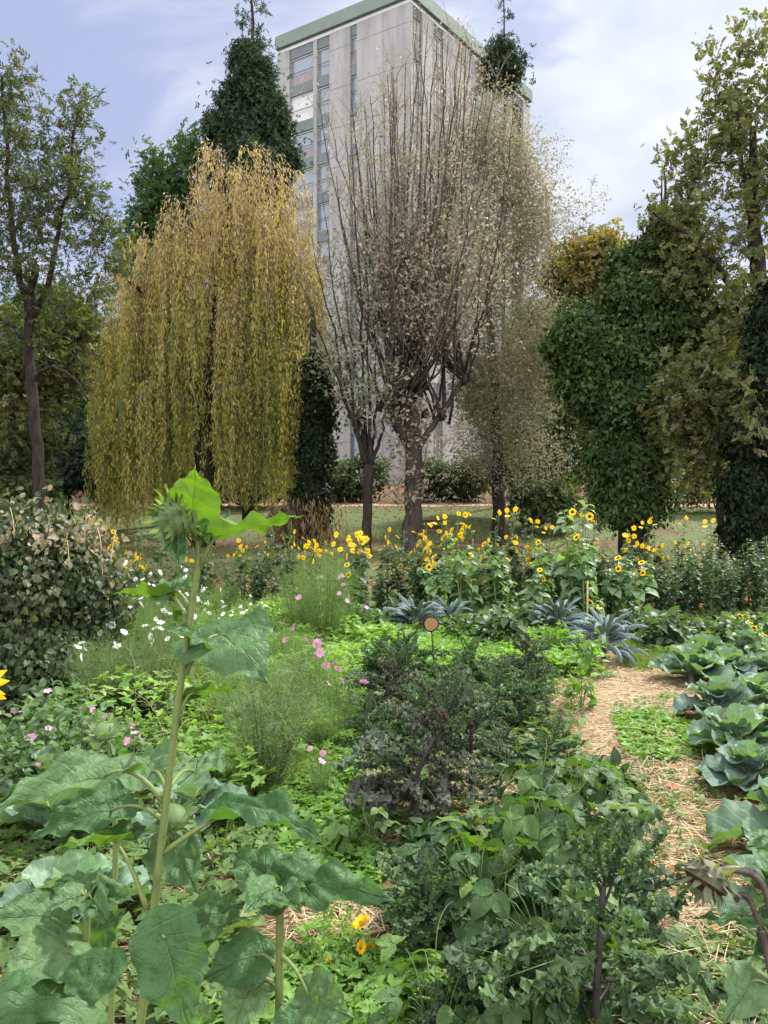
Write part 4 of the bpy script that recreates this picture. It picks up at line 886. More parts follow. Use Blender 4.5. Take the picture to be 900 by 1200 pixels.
F_mal = [flower_mesh('flower', 5, .003, .024, .022, .35, [M_pink, M_white], .004, .004, 1, k) for k in range(2)]
F_mar = flower_mesh('flower', 14, .006, .022, .012, .3, [M_yel, M_discy], .008, .008, 2, 4)
g = Geo(); ring_petals(g, 18, .03, .048, .02, .12, 0, np.random.default_rng(3), 2); PET_sun = g.mesh('petals', M_yel)
g = Geo(); dome(g, .036, .016, 0, 14, 4); DISC_sun = g.mesh('disc', M_disc)
def face(pos, nrm, s=1.0, roll=0.):
    n = norm(np.asarray(nrm, float)); x = norm(np.cross([0.03, .1, 1.0] if abs(n[2]) < .95 else [1.0, 0, 0], n)); y = np.cross(n, x)
    return mat4(np.stack([x, y, n], 1), pos, s)
def flowers(meshes, tops, r, s=1.0, toward=(0, -1, .5), wob=.5, name='flower'):
    out = []
    for p in tops:
        out.append((name, meshes[r.integers(0, len(meshes))], [], face(p, np.asarray(toward)+r.normal(size=3)*wob, s*(.8+.4*r.random()))))
    return out
def sun_heads(tops, r, s=1.0, toward=(0, -1, .2), wob=.5):
    return [('flower_head', PET_sun, [('disc', DISC_sun, None)], face(p, np.asarray(toward)+r.normal(size=3)*wob, s*(.8+.4*r.random()))) for p in tops]
def stalk(seed, h, ns, tmpl, ll, per, spread, mst, mlf, base_r=.07, f0=.12, hue=.5, droop=.2, lvar=.4, st_r=.006, petiole=.25):
    r = np.random.default_rng(seed); st = Geo(); fo = Geo(); tops = []
    for k in range(ns):
        a = r.random()*6.28; b0 = np.array([math.cos(a), math.sin(a), 0])*base_r*r.random(); H = h*(.75+.3*r.random()); sp_ = spread*r.random()
        e = b0+np.array([math.cos(a)*sp_, math.sin(a)*sp_, H]); sp = curve(b0-[0,0,.03], (b0+e)/2+[r.normal()*.04, r.normal()*.04, .1], e, 10); seg_tube(st, sp, st_r*1.3, st_r*.6, 5); tops.append(e)
        M = per; f = f0+(1-f0)*np.sort(r.random(M)); q = f*9; i = np.minimum(q.astype(int), 8); p0 = sp[i]+(sp[i+1]-sp[i])*(q-i)[:, None]
        aa = r.random(M)*6.283; el = .25+r.normal(size=M)*.3; d = np.stack([np.cos(aa)*np.cos(el), np.sin(aa)*np.cos(el), np.sin(el)], -1)
        L0 = ll*(1-.55*np.clip(f-.6, 0, 1)/.4)*(.7+lvar*r.random(M)); p1 = p0+d*(L0*petiole)[:, None]
        for j in range(M): st.tube([p0[j], p1[j]], [.0028, .002], 3, cap=False)
        d2 = norm(d+np.array([0,0,-droop])); up = norm(np.stack([-np.cos(aa)*.2, -np.sin(aa)*.2, np.ones(M)], -1)+r.normal(size=(M, 3))*.3); sel = r.integers(0, len(tmpl), M); R = frames(d2, up); hu = np.clip(r.normal(hue, .2, M), 0, 1)
        for q_, tm in enumerate(tmpl):
            m = sel == q_; fo.scatter(tm, p1[m], R[m], L0[m], hu[m])
    return st, fo, tops, r
def pl(name, st, fo, mst, mlf, fl=()): return (name, [('stem', st.mesh('stem', mst), [], None), ('foliage', fo.mesh('foliage', mlf), [], None)]+list(fl))
def yellow_plant(seed, h=1.45, ns=6, nf=16, spread=.22, fspread=(.12, .12), s=1.0):
    st, fo, tops, r = stalk(seed, h, ns, LANCE+[HEARTS[0]], .14, 26, spread, M_stem, M_hel)
    tp = []
    for i in range(nf):
        e = tops[i % len(tops)]; q = e+np.array([r.normal()*fspread[0]*.6, r.normal()*.07, -abs(r.normal())*fspread[1]+.05]); st.tube(curve(e-[0,0,.12], (e+q)/2+[0,0,.02], q, 4), [.003,.0025,.002,.0015], 3, cap=False); tp.append(q)
    return pl('perennial_sunflower', st, fo, M_stem, M_hel, flowers(F_hel, tp, r, 1.08*s, (0, -1, .5), .45))
def small_sunflower(seed, h=1.3, ns=3, nf=5, pale=.5, per=20, ll=.20, spread=.3, toward=(0, -1, .15)):
    st, fo, tops, r = stalk(seed, h, ns, HEARTS, ll, per, spread, M_sst, M_sun2, hue=pale, droop=.4, st_r=.009)
    tp = []
    for i in range(nf):
        e = tops[i % len(tops)]; q = e+np.array([r.normal()*.13, -.10-.1*r.random(), -.02-.5*r.random()*(i >= ns)]); st.tube(curve([e[0], e[1], min(q[2]-.08, e[2])], [q[0], q[1]+.05, q[2]], q, 5), [.005,.0045,.004,.004,.004], 4, cap=False); tp.append(q)
    return pl('sunflower', st, fo, M_sst, M_sun2, sun_heads(tp, r, .62, toward, .8))
def leafy_plant(seed, h=1.2, ns=9, spread=.26, per=44, ll=.125):
    st, fo, tops, r = stalk(seed, h, ns, LANCE+[HEARTS[1]], ll, per, spread, M_stem, M_hel, hue=.45); return pl('leafy_perennial', st, fo, M_stem, M_hel)
NEEDLE = T_([[-.02,0,0],[.02,0,0],[0,1,.02]], T=[[0,1,2]])
def feathery(seed, h, rad, n_st, n_needle, mat, nl=.05, fl=None, nfl=0, fs=1.0, name='cosmos', flat=.6, fz=(.6, 1.05), wob=.5, width=1.0):
    r = np.random.default_rng(seed); st = Geo(); fo = Geo(); tops = []; NE = T_(NEEDLE['V']*[width, 1, 1], T=NEEDLE['T'])
    for k in range(n_st):
        a = r.random()*6.28; rr_ = rad*math.sqrt(r.random()); H = h*(1-.35*(rr_/rad)**2)*(.7+.35*r.random()); e = np.array([math.cos(a)*rr_, math.sin(a)*rr_, H]); b0 = e*[.3,.3,0]
        sp = curve(b0, [e[0]*.5, e[1]*.5, H*.6], e, 7); st.tube(sp, np.linspace(.004, .0015, 7), 3, cap=False); tops.append(e)
        f = .12+.88*r.random(n_needle); q = f*6; i = np.minimum(q.astype(int), 5); p0 = sp[i]+(sp[i+1]-sp[i])*(q-i)[:, None]
        d0 = norm(r.normal(size=(n_needle, 3))+[0, 0, .5]); p0 = p0+d0*(nl*1.6*r.random(n_needle))[:, None]; d = norm(d0*.6+r.normal(size=(n_needle, 3))*.6+[0, 0, .3])
        fo.scatter(NE, p0, frames(d, rdir(n_needle, r)), nl*(.6+.8*r.random(n_needle)), np.clip(r.normal(.45, .22, n_needle), 0, 1))
    fl_ = []
    if fl:
        tp = []
        for i in range(nfl):
            e = tops[r.integers(0, len(tops))]; q = np.array([e[0]*1.08+r.normal()*.03, e[1]*1.08+r.normal()*.03, max(e[2], h*fz[0])*(fz[0]+(fz[1]-fz[0])*r.random())+.03]); tp.append(q); st.tube(curve([q[0]*.9, q[1]*.9, q[2]-.2], [q[0]*.95, q[1]*.95, q[2]-.1], q-[0,0,.004], 4), [.0022,.002,.0018,.0015], 3, cap=False)
        fl_ = flowers(fl, tp, r, fs, (0, -.7, .8), wob)
    return (name, [('stem', st.mesh('stem', M_stem), [], None), ('foliage', fo.mesh('foliage', mat), [], None)]+fl_)
def bushy(seed, rad, h, n, tmpl, ls, mat, name, fl=None, nfl=0, fs=1., hue=.45, nst=12, mst=None, fy=None):
    r = np.random.default_rng(seed); st = Geo(); fo = Geo()
    d = norm(r.normal(size=(n, 3))); d[:, 2] = np.abs(d[:, 2]); u = (.35+.7*r.random(n)**.6)[:, None]; q = d*u*np.array([rad, rad, h]); q[:, 2] += .02
    for k in range(nst): e = q[r.integers(0, n)]; st.tube(curve([e[0]*.1, e[1]*.1, -.02], [e[0]*.3, e[1]*.3, e[2]*.7], e, 6), np.linspace(.005, .002, 6), 4, cap=False)
    dd = norm(d*[1, 1, .2]+r.normal(size=(n, 3))*.5+[0, 0, -.1]); up = norm(d*.5+[0, 0, .9]+r.normal(size=(n, 3))*.3); R = frames(dd, up); sel = r.integers(0, len(tmpl), n); S = ls*(.6+.7*r.random(n)); hu = np.clip(r.normal(hue, .22, n), 0, 1)
    for k, tm in enumerate(tmpl): m = sel == k; fo.scatter(tm, q[m], R[m], S[m], hu[m])
    fl_ = []
    if fl:
        dq = norm(r.normal(size=(nfl, 3))+[0, -.6, 0]); dq[:, 2] = np.abs(dq[:, 2]); tp = dq*np.array([rad, rad, h])*1.05+[0, 0, .03]; 
        for q_ in tp: st.tube([q_*.75, q_], [.002, .0015], 3, cap=False)
        fl_ = flowers(fl, list(tp), r, fs, (0, -.8, .5), .4)
    return (name, [('stem', st.mesh('stem', mst or M_stem), [], None), ('foliage', fo.mesh('foliage', mat), [], None)]+fl_)
def put(proto, px, py, rz, s, label, cat, group=None, **k): return place(proto, G(px, py), rz, s, label, cat, group, **k)

# ================================================================ curly kale bed
kp = [curly_kale(201, .54, 19, .27, M_kalep, .06, .15), curly_kale(202, .44, 18, .27, M_kalep, .08, .12), curly_kale(203, .42, 18, .27, M_kale, .07, .10), curly_kale(204, .46, 19, .28, M_kale, .06, .12)]
g_k = 'curly kale plants in the middle bed'
put(kp[0], 492, 965, .4, 1.20, 'big purple curly kale with dark stalks, largest of the bed, left of the straw gap', 'kale', g_k)
front = curly_kale(207, .56, 13, .27, M_kale, .04, .30)
tall = curly_kale(206, .62, 12, .19, M_kalep, .02, .66)
put(tall, 552, 950, 1.2, 1.05, 'purple curly kale on a tall bare stalk standing in the straw gap', 'kale', g_k)
put(front, 690, 1262, 2.0, 1.12, 'green curly kale with bare purple stalk at the bottom right of the beans', 'kale', g_k)
put(kp[2], 505, 1115, .7, .68, 'green curly kale with white dusty leaves left of the bean plants', 'kale', g_k)
put(kp[2], 540, 1235, 3.1, .52, 'low green curly kale at the bottom edge left of the beans', 'kale', g_k)
put(kp[3], 615, 1210, 4.1, .42, 'small green curly kale half under the beans at the bottom', 'kale', g_k)
for i, (px, py, v, s, lb) in enumerate([(455, 845, 0, 1.0, 'purple curly kale at the left end of the second kale row'), (520, 850, 2, .95, 'green-tinged curly kale in the middle of the second kale row'), (590, 860, 3, .95, 'green curly kale right of centre in the second kale row'), (616, 850, 2, .9, 'green curly kale at the right end of the second kale row beside the path'),
    (475, 800, 2, 1.0, 'curly kale in front of the wood slice marker'), (545, 808, 3, .85, 'green curly kale behind the bed centre before the bright parsley'), (612, 806, 1, 1.0, 'dark purple curly kale near the path in the back kale row'), (648, 900, 2, .62, 'small dark curly kale sprawling over the beans beside the path'), (430, 880, 2, .75, 'low curly kale at the left edge of the kale bed'), (585, 900, 1, .6, 'small purple curly kale beside the tall bare stalk'), (440, 805, 3, .85, 'curly kale at the far left of the back kale row'), (500, 880, 3, .8, 'green curly kale behind the largest purple one')]):
    put(kp[v], px, py, i*1.3, s*.93, lb, 'kale', g_k)
# ---------------------------------------------------------------- bean plants
bp_ = [bean_plant(301), bean_plant(302, .30, .38, 50, .16), bean_plant(303, .25, .45, 44, .14, hue=.55), bean_plant(304, .22, .3, 34, .13, hue=.7)]
g_b = 'bean plants between the kale and the path'
for i, (px, py, v, s, lb) in enumerate([(560, 1085, 1, .95, 'bushy bean plant with broad leaves left of the straw patch'), (640, 1060, 0, 1.05, 'dense dark bean plant in the middle of the bean patch'), (640, 1150, 1, 1.0, 'bean plant directly behind the front green kale'), (676, 985, 2, 1.0, 'light green bean plant beside the straw path'), (702, 1000, 0, .85, 'bean plant spilling onto the straw path'), (630, 975, 0, .85, 'bean plant below the small sprawling kale'), (690, 1075, 2, .95, 'bean plant right of the bean patch centre'), (714, 1095, 1, .65, 'low bean plant with purple pods at the edge of the path'), (575, 1010, 3, .8, 'young bright bean vine in front of the straw gap'), (430, 1005, 3, .75, 'young bean vine with reaching tendril left of the dusty kale'), (600, 1240, 1, .75, 'bean plant at the bottom edge left of front kale'), (510, 1240, 2, .7, 'leafy bean plant at the bottom edge of the photo centre'), (738, 1160, 3, .5, 'small bean seedling clump right of the front kale')]):
    put(bp_[v], px, py, i*1.7, s, lb, 'bean plant', g_b)
# ---------------------------------------------------------------- tuscan kale
tk = [tuscan_kale(401), tuscan_kale(402, 48, .42)]
g_t = 'blue-green tuscan kale plants'
put(tk[0], 487, 750, .2, 1.0, 'blue strap-leaved kale just left of the wood slice marker', 'kale', g_t)
put(tk[1], 527, 745, 1.2, .85, 'blue strap-leaved kale just right of the wood slice marker', 'kale', g_t)
put(tk[1], 654, 752, 2.2, .95, 'blue strap-leaved kale at the back near the small cane', 'kale', g_t)
put(tk[0], 708, 778, 3.3, 1.05, 'largest blue strap-leaved kale at the head of the straw path', 'kale', g_t)
put(tk[0], 620, 742, 4.1, .55, 'small blue strap-leaved kale left of the back one', 'kale', g_t)
# ---------------------------------------------------------------- cabbages
cb = [cabbage(501, 19, .31), cabbage(502, 21, .28, M_sav, .2), cabbage(503, 19, .30, M_sav, .45), cabbage(504, 13, .34, M_cab, .5, False, 'collard')]
g_c = 'cabbages along the right of the straw path'
for i, (px, py, v, s, lb) in enumerate([(816, 802, 0, 1.05, 'large open pale cabbage at the far end of the cabbage row'), (856, 800, 2, .95, 'crinkled blue savoy cabbage behind the open pale one at the right'), (848, 846, 1, 1.0, 'dark savoy cabbage leaning over the path edge, second from the far end'), (892, 835, 0, .9, 'green cabbage beside the dark savoy at right frame edge'), (872, 888, 0, .92, 'pale green cabbage in the middle of the cabbage row'), (884, 928, 1, .85, 'small blue savoy cabbage just beyond the big collard leaves'), (920, 880, 2, .9, 'savoy cabbage cut by the right frame edge'), (905, 800, 1, .85, 'savoy cabbage at the far right of the back of the row'), (832, 782, 3, .9, 'leafy brassica behind the open pale cabbage'), (880, 775, 3, .9, 'leafy brassica at the back right near the yellow flowers')]):
    put(cb[v], px-6, py, i*1.9+.4, s*1.1, lb, 'cabbage', g_c)
put(cb[3], 940, 1010, 2.75, 1.1, 'collard plant with large smooth pale leaves at the right edge', 'collard')
put(cb[3], 915, 1075, 3.6, .72, 'smaller collard behind the drooping sunflower head', 'collard')
put(cb[3], 70, 990, .6, .95, 'blue-green collard with pale veins among the left sunflower leaves', 'collard')
put(cb[0], 85, 1090, 2.2, .85, 'open cabbage under the big leaves at lower left', 'cabbage')
put(cb[3], 225, 975, 4.0, .8, 'dark collard behind the tall sunflower stem', 'collard')
put(cb[3], 375, 830, 1.0, .42, 'small pale blue collard below the pink cosmos', 'collard')
put(cb[3], 55, 935, 1.6, .8, 'blue collard beside the pink mallow bush', 'collard')

# ================================================================ flower border at the back, Y 10-15
def at(px, Y): x = (px-450)/F*Y; return np.array([x, Y, float(gz(x, Y))])
yp = [yellow_plant(601, 1.50, 6, 18), yellow_plant(602, 1.35, 7, 14), yellow_plant(603, 1.25, 8, 24, .16, (.2, .06)), yellow_plant(604, 1.6, 4, 11, .10, (.10, .35))]
g_y = 'tall yellow-flowered perennials in the back border'
for i, (px, Y, v, s, lb) in enumerate([(420, 10.6, 2, .97, 'densest cluster of yellow flowers just right of the slim dark trunk'), (455, 12.2, 1, .9, 'yellow-flowered perennial between the slim trunk and the thick trunk'), (495, 12.4, 0, .86, 'yellow-flowered perennial right in front of the thick pollard trunk'), (532, 11.6, 0, .96, 'tallest yellow-flowered perennial right of the bench'), (497, 11.2, 2, .82, 'flat-topped yellow perennial in front of the bench'), (558, 12.4, 3, .82, 'slender yellow-flowered stem right of the tallest one'), (601, 12.0, 3, .98, 'upright spike of yellow flowers before the lawn right of centre'), (345, 12.2, 1, .88, 'yellow perennial behind the feathery bush at the ivy-clad trunk'), (365, 11.6, 2, .86, 'yellow perennial left of the slim dark trunk'), (285, 12.8, 1, .78, 'sparse yellow perennial under the willow hem'), (310, 13.0, 1, .76, 'sparse yellow perennial before the dry ivy skirt'), (735, 12.0, 1, .92, 'yellow perennial in front of the ivy tree base'), (755, 12.6, 3, .84, 'thin yellow stem right of the ivy tree base'), (795, 12.4, 3, .88, 'yellow perennial before the open lawn gap right of the ivy tree'), (812, 13.0, 1, .74, 'short yellow perennial in the lawn gap at right'), (138, 12.6, 1, .88, 'yellow perennial below the left willow hem'), (160, 11.8, 2, .72, 'yellow perennial between the bean heap and the willow'), (210, 12.5, 1, .72, 'yellow perennial behind the nodding sunflower bud'), (640, 12.6, 3, .8, 'thin yellow stem left of the pale sunflowers'), (576, 11.8, 3, .95, 'yellow spike between the tallest perennial and the central upright spike'), (622, 11.5, 3, .88, 'yellow spike just right of the central upright spike'), (692, 11.9, 3, .92, 'yellow spike behind the sunflower with dark-eyed heads'), (772, 11.4, 3, .88, 'yellow spike right of the ivy tree in front of the lawn gap'), (832, 12.0, 3, .86, 'yellow spike before the near-black ivy column'), (512, 11.9, 3, .9, 'yellow spike directly before the park bench')]):
    place(yp[v], at(px, Y), i*1.1, s*1.07, lb, 'flowers', g_y)
ss = [small_sunflower(611, 1.2, 4, 2, .5, 26), small_sunflower(612, 1.55, 3, 2, .9, 30, .24, .25), small_sunflower(613, 1.0, 3, 2, .55, 26), small_sunflower(614, .75, 2, 2, .6, 14, .16, .15)]
g_s = 'small sunflowers in the back border'
for i, (px, Y, v, s, lb) in enumerate([(545, 10.4, 0, .95, 'bushy sunflower with dark-eyed heads behind the right blue kale'), (520, 10.7, 2, .95, 'small sunflower behind the wood slice marker'), (585, 10.8, 0, .88, 'sunflower bush in the middle of the border below the yellow spike'), (668, 10.5, 1, 1.0, 'tallest pale-leaved sunflower with bleached top beside the ivy tree'), (688, 10.2, 0, .98, 'sunflower with three dark-eyed heads right of the pale-topped one'), (640, 11.2, 0, .9, 'leafy sunflower left of the pale-topped one'), (720, 10.8, 2, .95, 'sunflower with yellow heads before the ivy tree base'), (745, 10.6, 2, .9, 'low sunflower right of the ivy tree base'), (697, 9.2, 3, .75, 'short pair of sunflower heads just behind the largest blue kale'), (870, 8.2, 3, .72, 'short sunflower beside the cabbages at the right'), (885, 7.4, 3, .7, 'short sunflower among the back cabbages at right edge'), (705, 8.3, 3, .42, 'tiny sunflower peeping between the blue kale plants'), (400, 10.6, 2, .85, 'small sunflower beside the densest yellow cluster'), (620, 10.6, 2, .8, 'low sunflower at centre right of the border')]):
    place(ss[v], at(px, Y), (.2*i-1.2)*.4, s*1.08, lb, 'sunflower', g_s)
lp = [leafy_plant(621), leafy_plant(622, 1.1, 8, .3), leafy_plant(623, 1.3, 6, .2)]
g_l = 'dark leafy perennials without flowers in the back border'
for i, (px, Y) in enumerate([(775, 11.6), (800, 11.2), (825, 11.4), (850, 11.0), (880, 11.4), (905, 10.8), (760, 12.0), (840, 12.2), (470, 11.8), (510, 12.0), (445, 11.4), (610, 12.2), (300, 11.5), (270, 11.8), (325, 11.6), (240, 12.0), (205, 11.8), (180, 12.2), (655, 12.0), (700, 12.0), (725, 11.6), (895, 12.3), (530, 11.2), (560, 11.6), (585, 11.8), (635, 11.4), (665, 11.4), (690, 11.2), (715, 11.0), (745, 11.2), (785, 10.8), (812, 11.8), (835, 10.9), (865, 11.6), (490, 11.4), (425, 11.6), (395, 11.2)]):
    place(lp[i % 3], at(px, Y), i*1.3, .72+.42*((i*37) % 10)/10, 'dark green leafy perennial with narrow leaves and no open flowers in the back border', 'plant', g_l)
# low leafy plants at the foot of the border
lo = [bushy(631, .32, .42, 260, HEARTS, .13, M_hel, 'leafy_bush', hue=.5), bushy(632, .36, .36, 300, OVATE, .10, M_pot, 'leafy_bush', hue=.5)]
for i, (px, Y) in enumerate([(575, 9.6), (600, 9.8), (632, 9.6), (555, 9.3), (470, 9.8), (445, 9.6), (740, 9.6), (770, 9.8), (800, 9.2), (830, 9.4), (855, 9.0), (420, 10.0), (780, 8.9), (890, 9.3), (590, 9.0), (920, 9.0)]):
    place(lo[i % 2], at(px, Y), i*1.9, .75+.3*((i*29) % 10)/10, 'low green bushy plant at the foot of the back flower border', 'plant', 'low plants at the foot of the border')
# feathery bush in front of the slim trunk
fb = feathery(641, 1.25, .42, 70, 130, M_cos, .05, F_pink, 7, 1.0, 'cosmos', fz=(.55, 1.0), width=1.8)
place(fb, at(382, 9.2), 0, 1.05, 'tall pale green feathery cosmos with few pink flowers before the slim trunk', 'cosmos')
place(fb, at(350, 9.8), 2, .8, 'smaller feathery cosmos at the left of the tall pale one', 'cosmos')

# ================================================================ left side: cosmos, mallow, vine heap
cw = [feathery(651, .95, .45, 60, 120, M_cosg, .05, F_white, 15, 1.15, 'cosmos', fz=(.75, 1.08), width=2.0), feathery(652, .85, .42, 60, 120, M_cos, .05, F_white, 13, 1.1, 'cosmos', fz=(.75, 1.08), width=1.4), feathery(653, .75, .36, 60, 150, M_cosg, .045, F_white, 7, 1.05, 'cosmos', fz=(.8, 1.05), width=1.3)]
g_w = 'white-flowered cosmos plants on the left'
for i, (px, py, v, s, lb) in enumerate([(95, 812, 0, 1.0, 'white-flowered cosmos in front of the bean heap'), (150, 800, 1, 1.0, 'white-flowered cosmos beside the left sunflower leaf pair'), (190, 778, 0, .95, 'white-flowered cosmos left of the sunflower bud, further back'), (120, 770, 0, 1.05, 'white-flowered cosmos at the right foot of the bean heap'), (225, 800, 1, .9, 'white-flowered cosmos behind the tall sunflower stem'), (180, 835, 2, 1.0, 'greyish cosmos with few white flowers, left of the stem'), (255, 765, 1, .8, 'white-flowered cosmos further back right of the bud'), (120, 850, 2, 1.0, 'grey feathery cosmos above the pink mallow'), (60, 770, 0, .9, 'white-flowered cosmos in the bean heap at left edge'), (290, 745, 1, .6, 'low white cosmos far behind at the left alley'), (165, 745, 1, .9, 'white-flowered cosmos under the willow hem'), (215, 735, 0, .85, 'white-flowered cosmos farthest back behind the bud')]):
    put(cw[v], px, py, i*1.3, s, lb, 'cosmos', g_w)
fn = [feathery(661, .75, .36, 46, 120, M_cosg, .06, None, 0, name='fennel', width=1.8), feathery(662, .6, .34, 40, 110, M_cos, .055, None, 0, name='fennel', width=1.9)]
g_f = 'feathery fennel-like plants left of the weedy alley'
for i, (px, py, v, s, lb) in enumerate([(310, 925, 0, 1.05, 'largest grey-green feathery plant right of the tall sunflower stem'), (285, 870, 1, 1.1, 'feathery green plant behind the large one'), (325, 845, 0, .85, 'feathery plant below the pink cosmos'), (255, 840, 1, 1.0, 'feathery plant just right of the tall stem'), (300, 790, 1, 1.0, 'feathery plant right of the big grey sunflower leaf'), (345, 790, 1, .8, 'light feathery plant at the pink cosmos'), (370, 880, 1, .6, 'low feathery tuft beside the weedy alley'), (415, 745, 1, .75, 'light green feathery plant at the far end of the alley'), (260, 730, 1, 1.0, 'light green feathery plant far behind the stem'), (330, 735, 1, .9, 'feathery plant behind the magenta flower')]):
    put(fn[v], px, py, i*1.1, s, lb, 'fennel', g_f)
cpk = [feathery(671, .62, .22, 24, 90, M_cos, .05, F_pink, 4, 1.15, 'cosmos', fz=(.8, 1.1), width=1.4), feathery(672, .5, .2, 20, 90, M_cos, .05, F_pink, 3, 1.1, 'cosmos', fz=(.8, 1.1), width=1.4)]
g_p = 'pink cosmos plants beside the weedy alley'
for i, (px, py, v, s, lb) in enumerate([(340, 805, 0, 1.0, 'magenta-flowered cosmos farthest left in the alley'), (372, 835, 0, 1.0, 'pink cosmos in the middle of the alley edge'), (385, 850, 1, 1.05, 'pink cosmos nearest the curly kale'), (360, 800, 1, 1.0, 'pink cosmos behind the others at the alley edge'), (375, 935, 1, .6, 'short pale pink flowers above the young bean vine'), (398, 860, 1, .9, 'pink cosmos low beside the weeds near the kale')]):
    put(cpk[v], px, py, i*1.7, s, lb, 'cosmos', g_p)
ml = [bushy(681, .42, .45, 420, OVATE, .06, M_pot, 'mallow', F_mal, 16, 1.0, nst=30), bushy(682, .36, .4, 360, OVATE, .055, M_pot, 'mallow', F_mal, 12, .95, nst=30)]
g_m = 'pink-flowered mallow bushes at left'
for i, (px, py, v, s, lb) in enumerate([(45, 905, 0, 1.0, 'pink-flowered mallow bush at the left edge'), (95, 915, 1, 1.0, 'pink-flowered mallow bush right of the edge one'), (20, 935, 1, .8, 'low pink mallow at the lower left edge'), (75, 870, 1, 1.0, 'pink mallow at the back by the cosmos')]):
    put(ml[v], px, py, i*2.0, s, lb, 'mallow', g_m)
# the vine heap
r = np.random.default_rng(70); g = Geo(); tp = Geo(); Y = 6.3; st = Geo()
BL = [(40, 700, 6.3, 85, 110), (80, 690, 6.5, 60, 75), (10, 680, 6.2, 70, 95), (-30, 690, 6.2, 60, 110), (30, 780, 6.0, 70, 70), (115, 720, 6.6, 40, 65)]
HV = [bend(gleaf(6, 5, w_heart, .85, 0, .12, .02, .03, 3, .12, seed=80+k), .5+.5*k) for k in range(3)]
shell_leaves(g, BL, 900, 20, HV+[OVATE[0], LANCE[0]], .05, .12, r, hue=.42, hang=.8, depth=.25, nj=.75, hvar=.14)
BT = [(40, 640, 6.3, 80, 55), (85, 640, 6.5, 55, 35), (5, 640, 6.2, 65, 50), (110, 670, 6.5, 40, 30), (-20, 650, 6.2, 50, 50)]
shell_leaves(tp, BT, 150, 9, HV+[OVATE[0], LANCE[0]], .05, .10, r, hue=.4, hang=.8, depth=.05, zmin=.1, nj=.8, hvar=.25)
stalks = []
for _ in range(14):
    p0 = P(10+r.random()*130, 610+r.random()*60, 6.2+r.normal()*.2); st = Geo(); stalks.append(st); st.tube(curve(p0-[0,0,.12], p0, p0+[r.normal()*.05, r.normal()*.05, .06+.1*r.random()], 5), np.linspace(.005, .003, 5), 5)
for _ in range(0):
    e = P(-10+r.random()*130, 600+r.random()*70, 6.3+r.normal()*.2); st.tube([np.array([e[0], e[1]+.1, -.05]), e], [.012, .008], 5)
vh = empty('runner_bean_heap', [P(40, 700, 6.3)[0], 6.3, 0]); tag(vh, 'large heap of climbing bean vines with faded brown leaves on top at the left edge', 'vine')
for gg, nm, mm in [(g, 'foliage', M_mound), (tp, 'faded_foliage', M_moundd)]+[(q_, 'dry_stalk', M_cane) for q_ in stalks]:
    for i in range(len(gg.V)): gg.V[i] = gg.V[i]-np.array(vh.location)
    link(nm, gg.mesh(nm, mm), vh)
dk = bushy(691, .38, .42, 380, HV, .085, M_mound, 'squash_plant', hue=.3, nst=14)
g_d = 'dark leafy plants around the vine heap'
for i, (px, py, s, lb) in enumerate([(145, 850, .8, 'dark leafy clump behind the pink mallow and below the white cosmos'), (15, 850, 1.1, 'dark leafy clump at the left edge between heap and mallow'), (70, 830, 1.0, 'dark leafy clump at the front foot of the vine heap'), (135, 735, 1.1, 'dark leafy clump between the heap and the willow'), (170, 720, 1.3, 'dark leafy clump under the willow hem'), (230, 705, 1.3, 'dark leafy clump behind the white cosmos')]):
    put(dk, px, py, i*1.4, s, lb, 'plant', g_d)
# celery-like seedlings by the path and marigold
ce = [bushy(701, .14, .40, 90, [SPR[0], OVATE[0]], .11, M_cel, 'celery', nst=12), bushy(702, .10, .45, 60, [SPR[1], OVATE[1]], .10, M_cel, 'celery', nst=10)]
g_ce = 'celery plants beside the straw path'
for i, (px, py, v, s, lb) in enumerate([(690, 795, 0, 1.0, 'bright celery plant at the head of the path below the blue kale'), (682, 835, 1, .95, 'slender celery plant on the straw beside the kale'), (650, 770, 0, .9, 'yellow-green celery in the bright parsley patch near the path'), (715, 1015, 1, .5, 'small bright green shoot at the edge of the bean patch'), (640, 760, 0, .7, 'pale celery left of the largest blue kale')]):
    put(ce[v], px, py, i*2.1, s, lb, 'celery', g_ce)
r = np.random.default_rng(71); mg = bushy(711, .12, .13, 90, [SPR[0]], .06, M_cel, 'marigold', [F_mar], 4, 1.1, nst=8)
put(mg, 392, 1120, 0, 1.0, 'small yellow marigold on the straw beside the short sunflower', 'marigold')
# more dark leaves under the kale/beans
kk = bushy(721, .26, .2, 130, OVATE, .12, M_bean, 'bean_plant', nst=10, hue=.3)
for i, (px, py) in enumerate([(520, 1010), (465, 870), (560, 880), (610, 905), (700, 930)]):
    put(kk, px, py, i*2.2, .8, 'low dark bean foliage filling the floor of the kale bed', 'bean plant', 'low bean foliage under the kale')
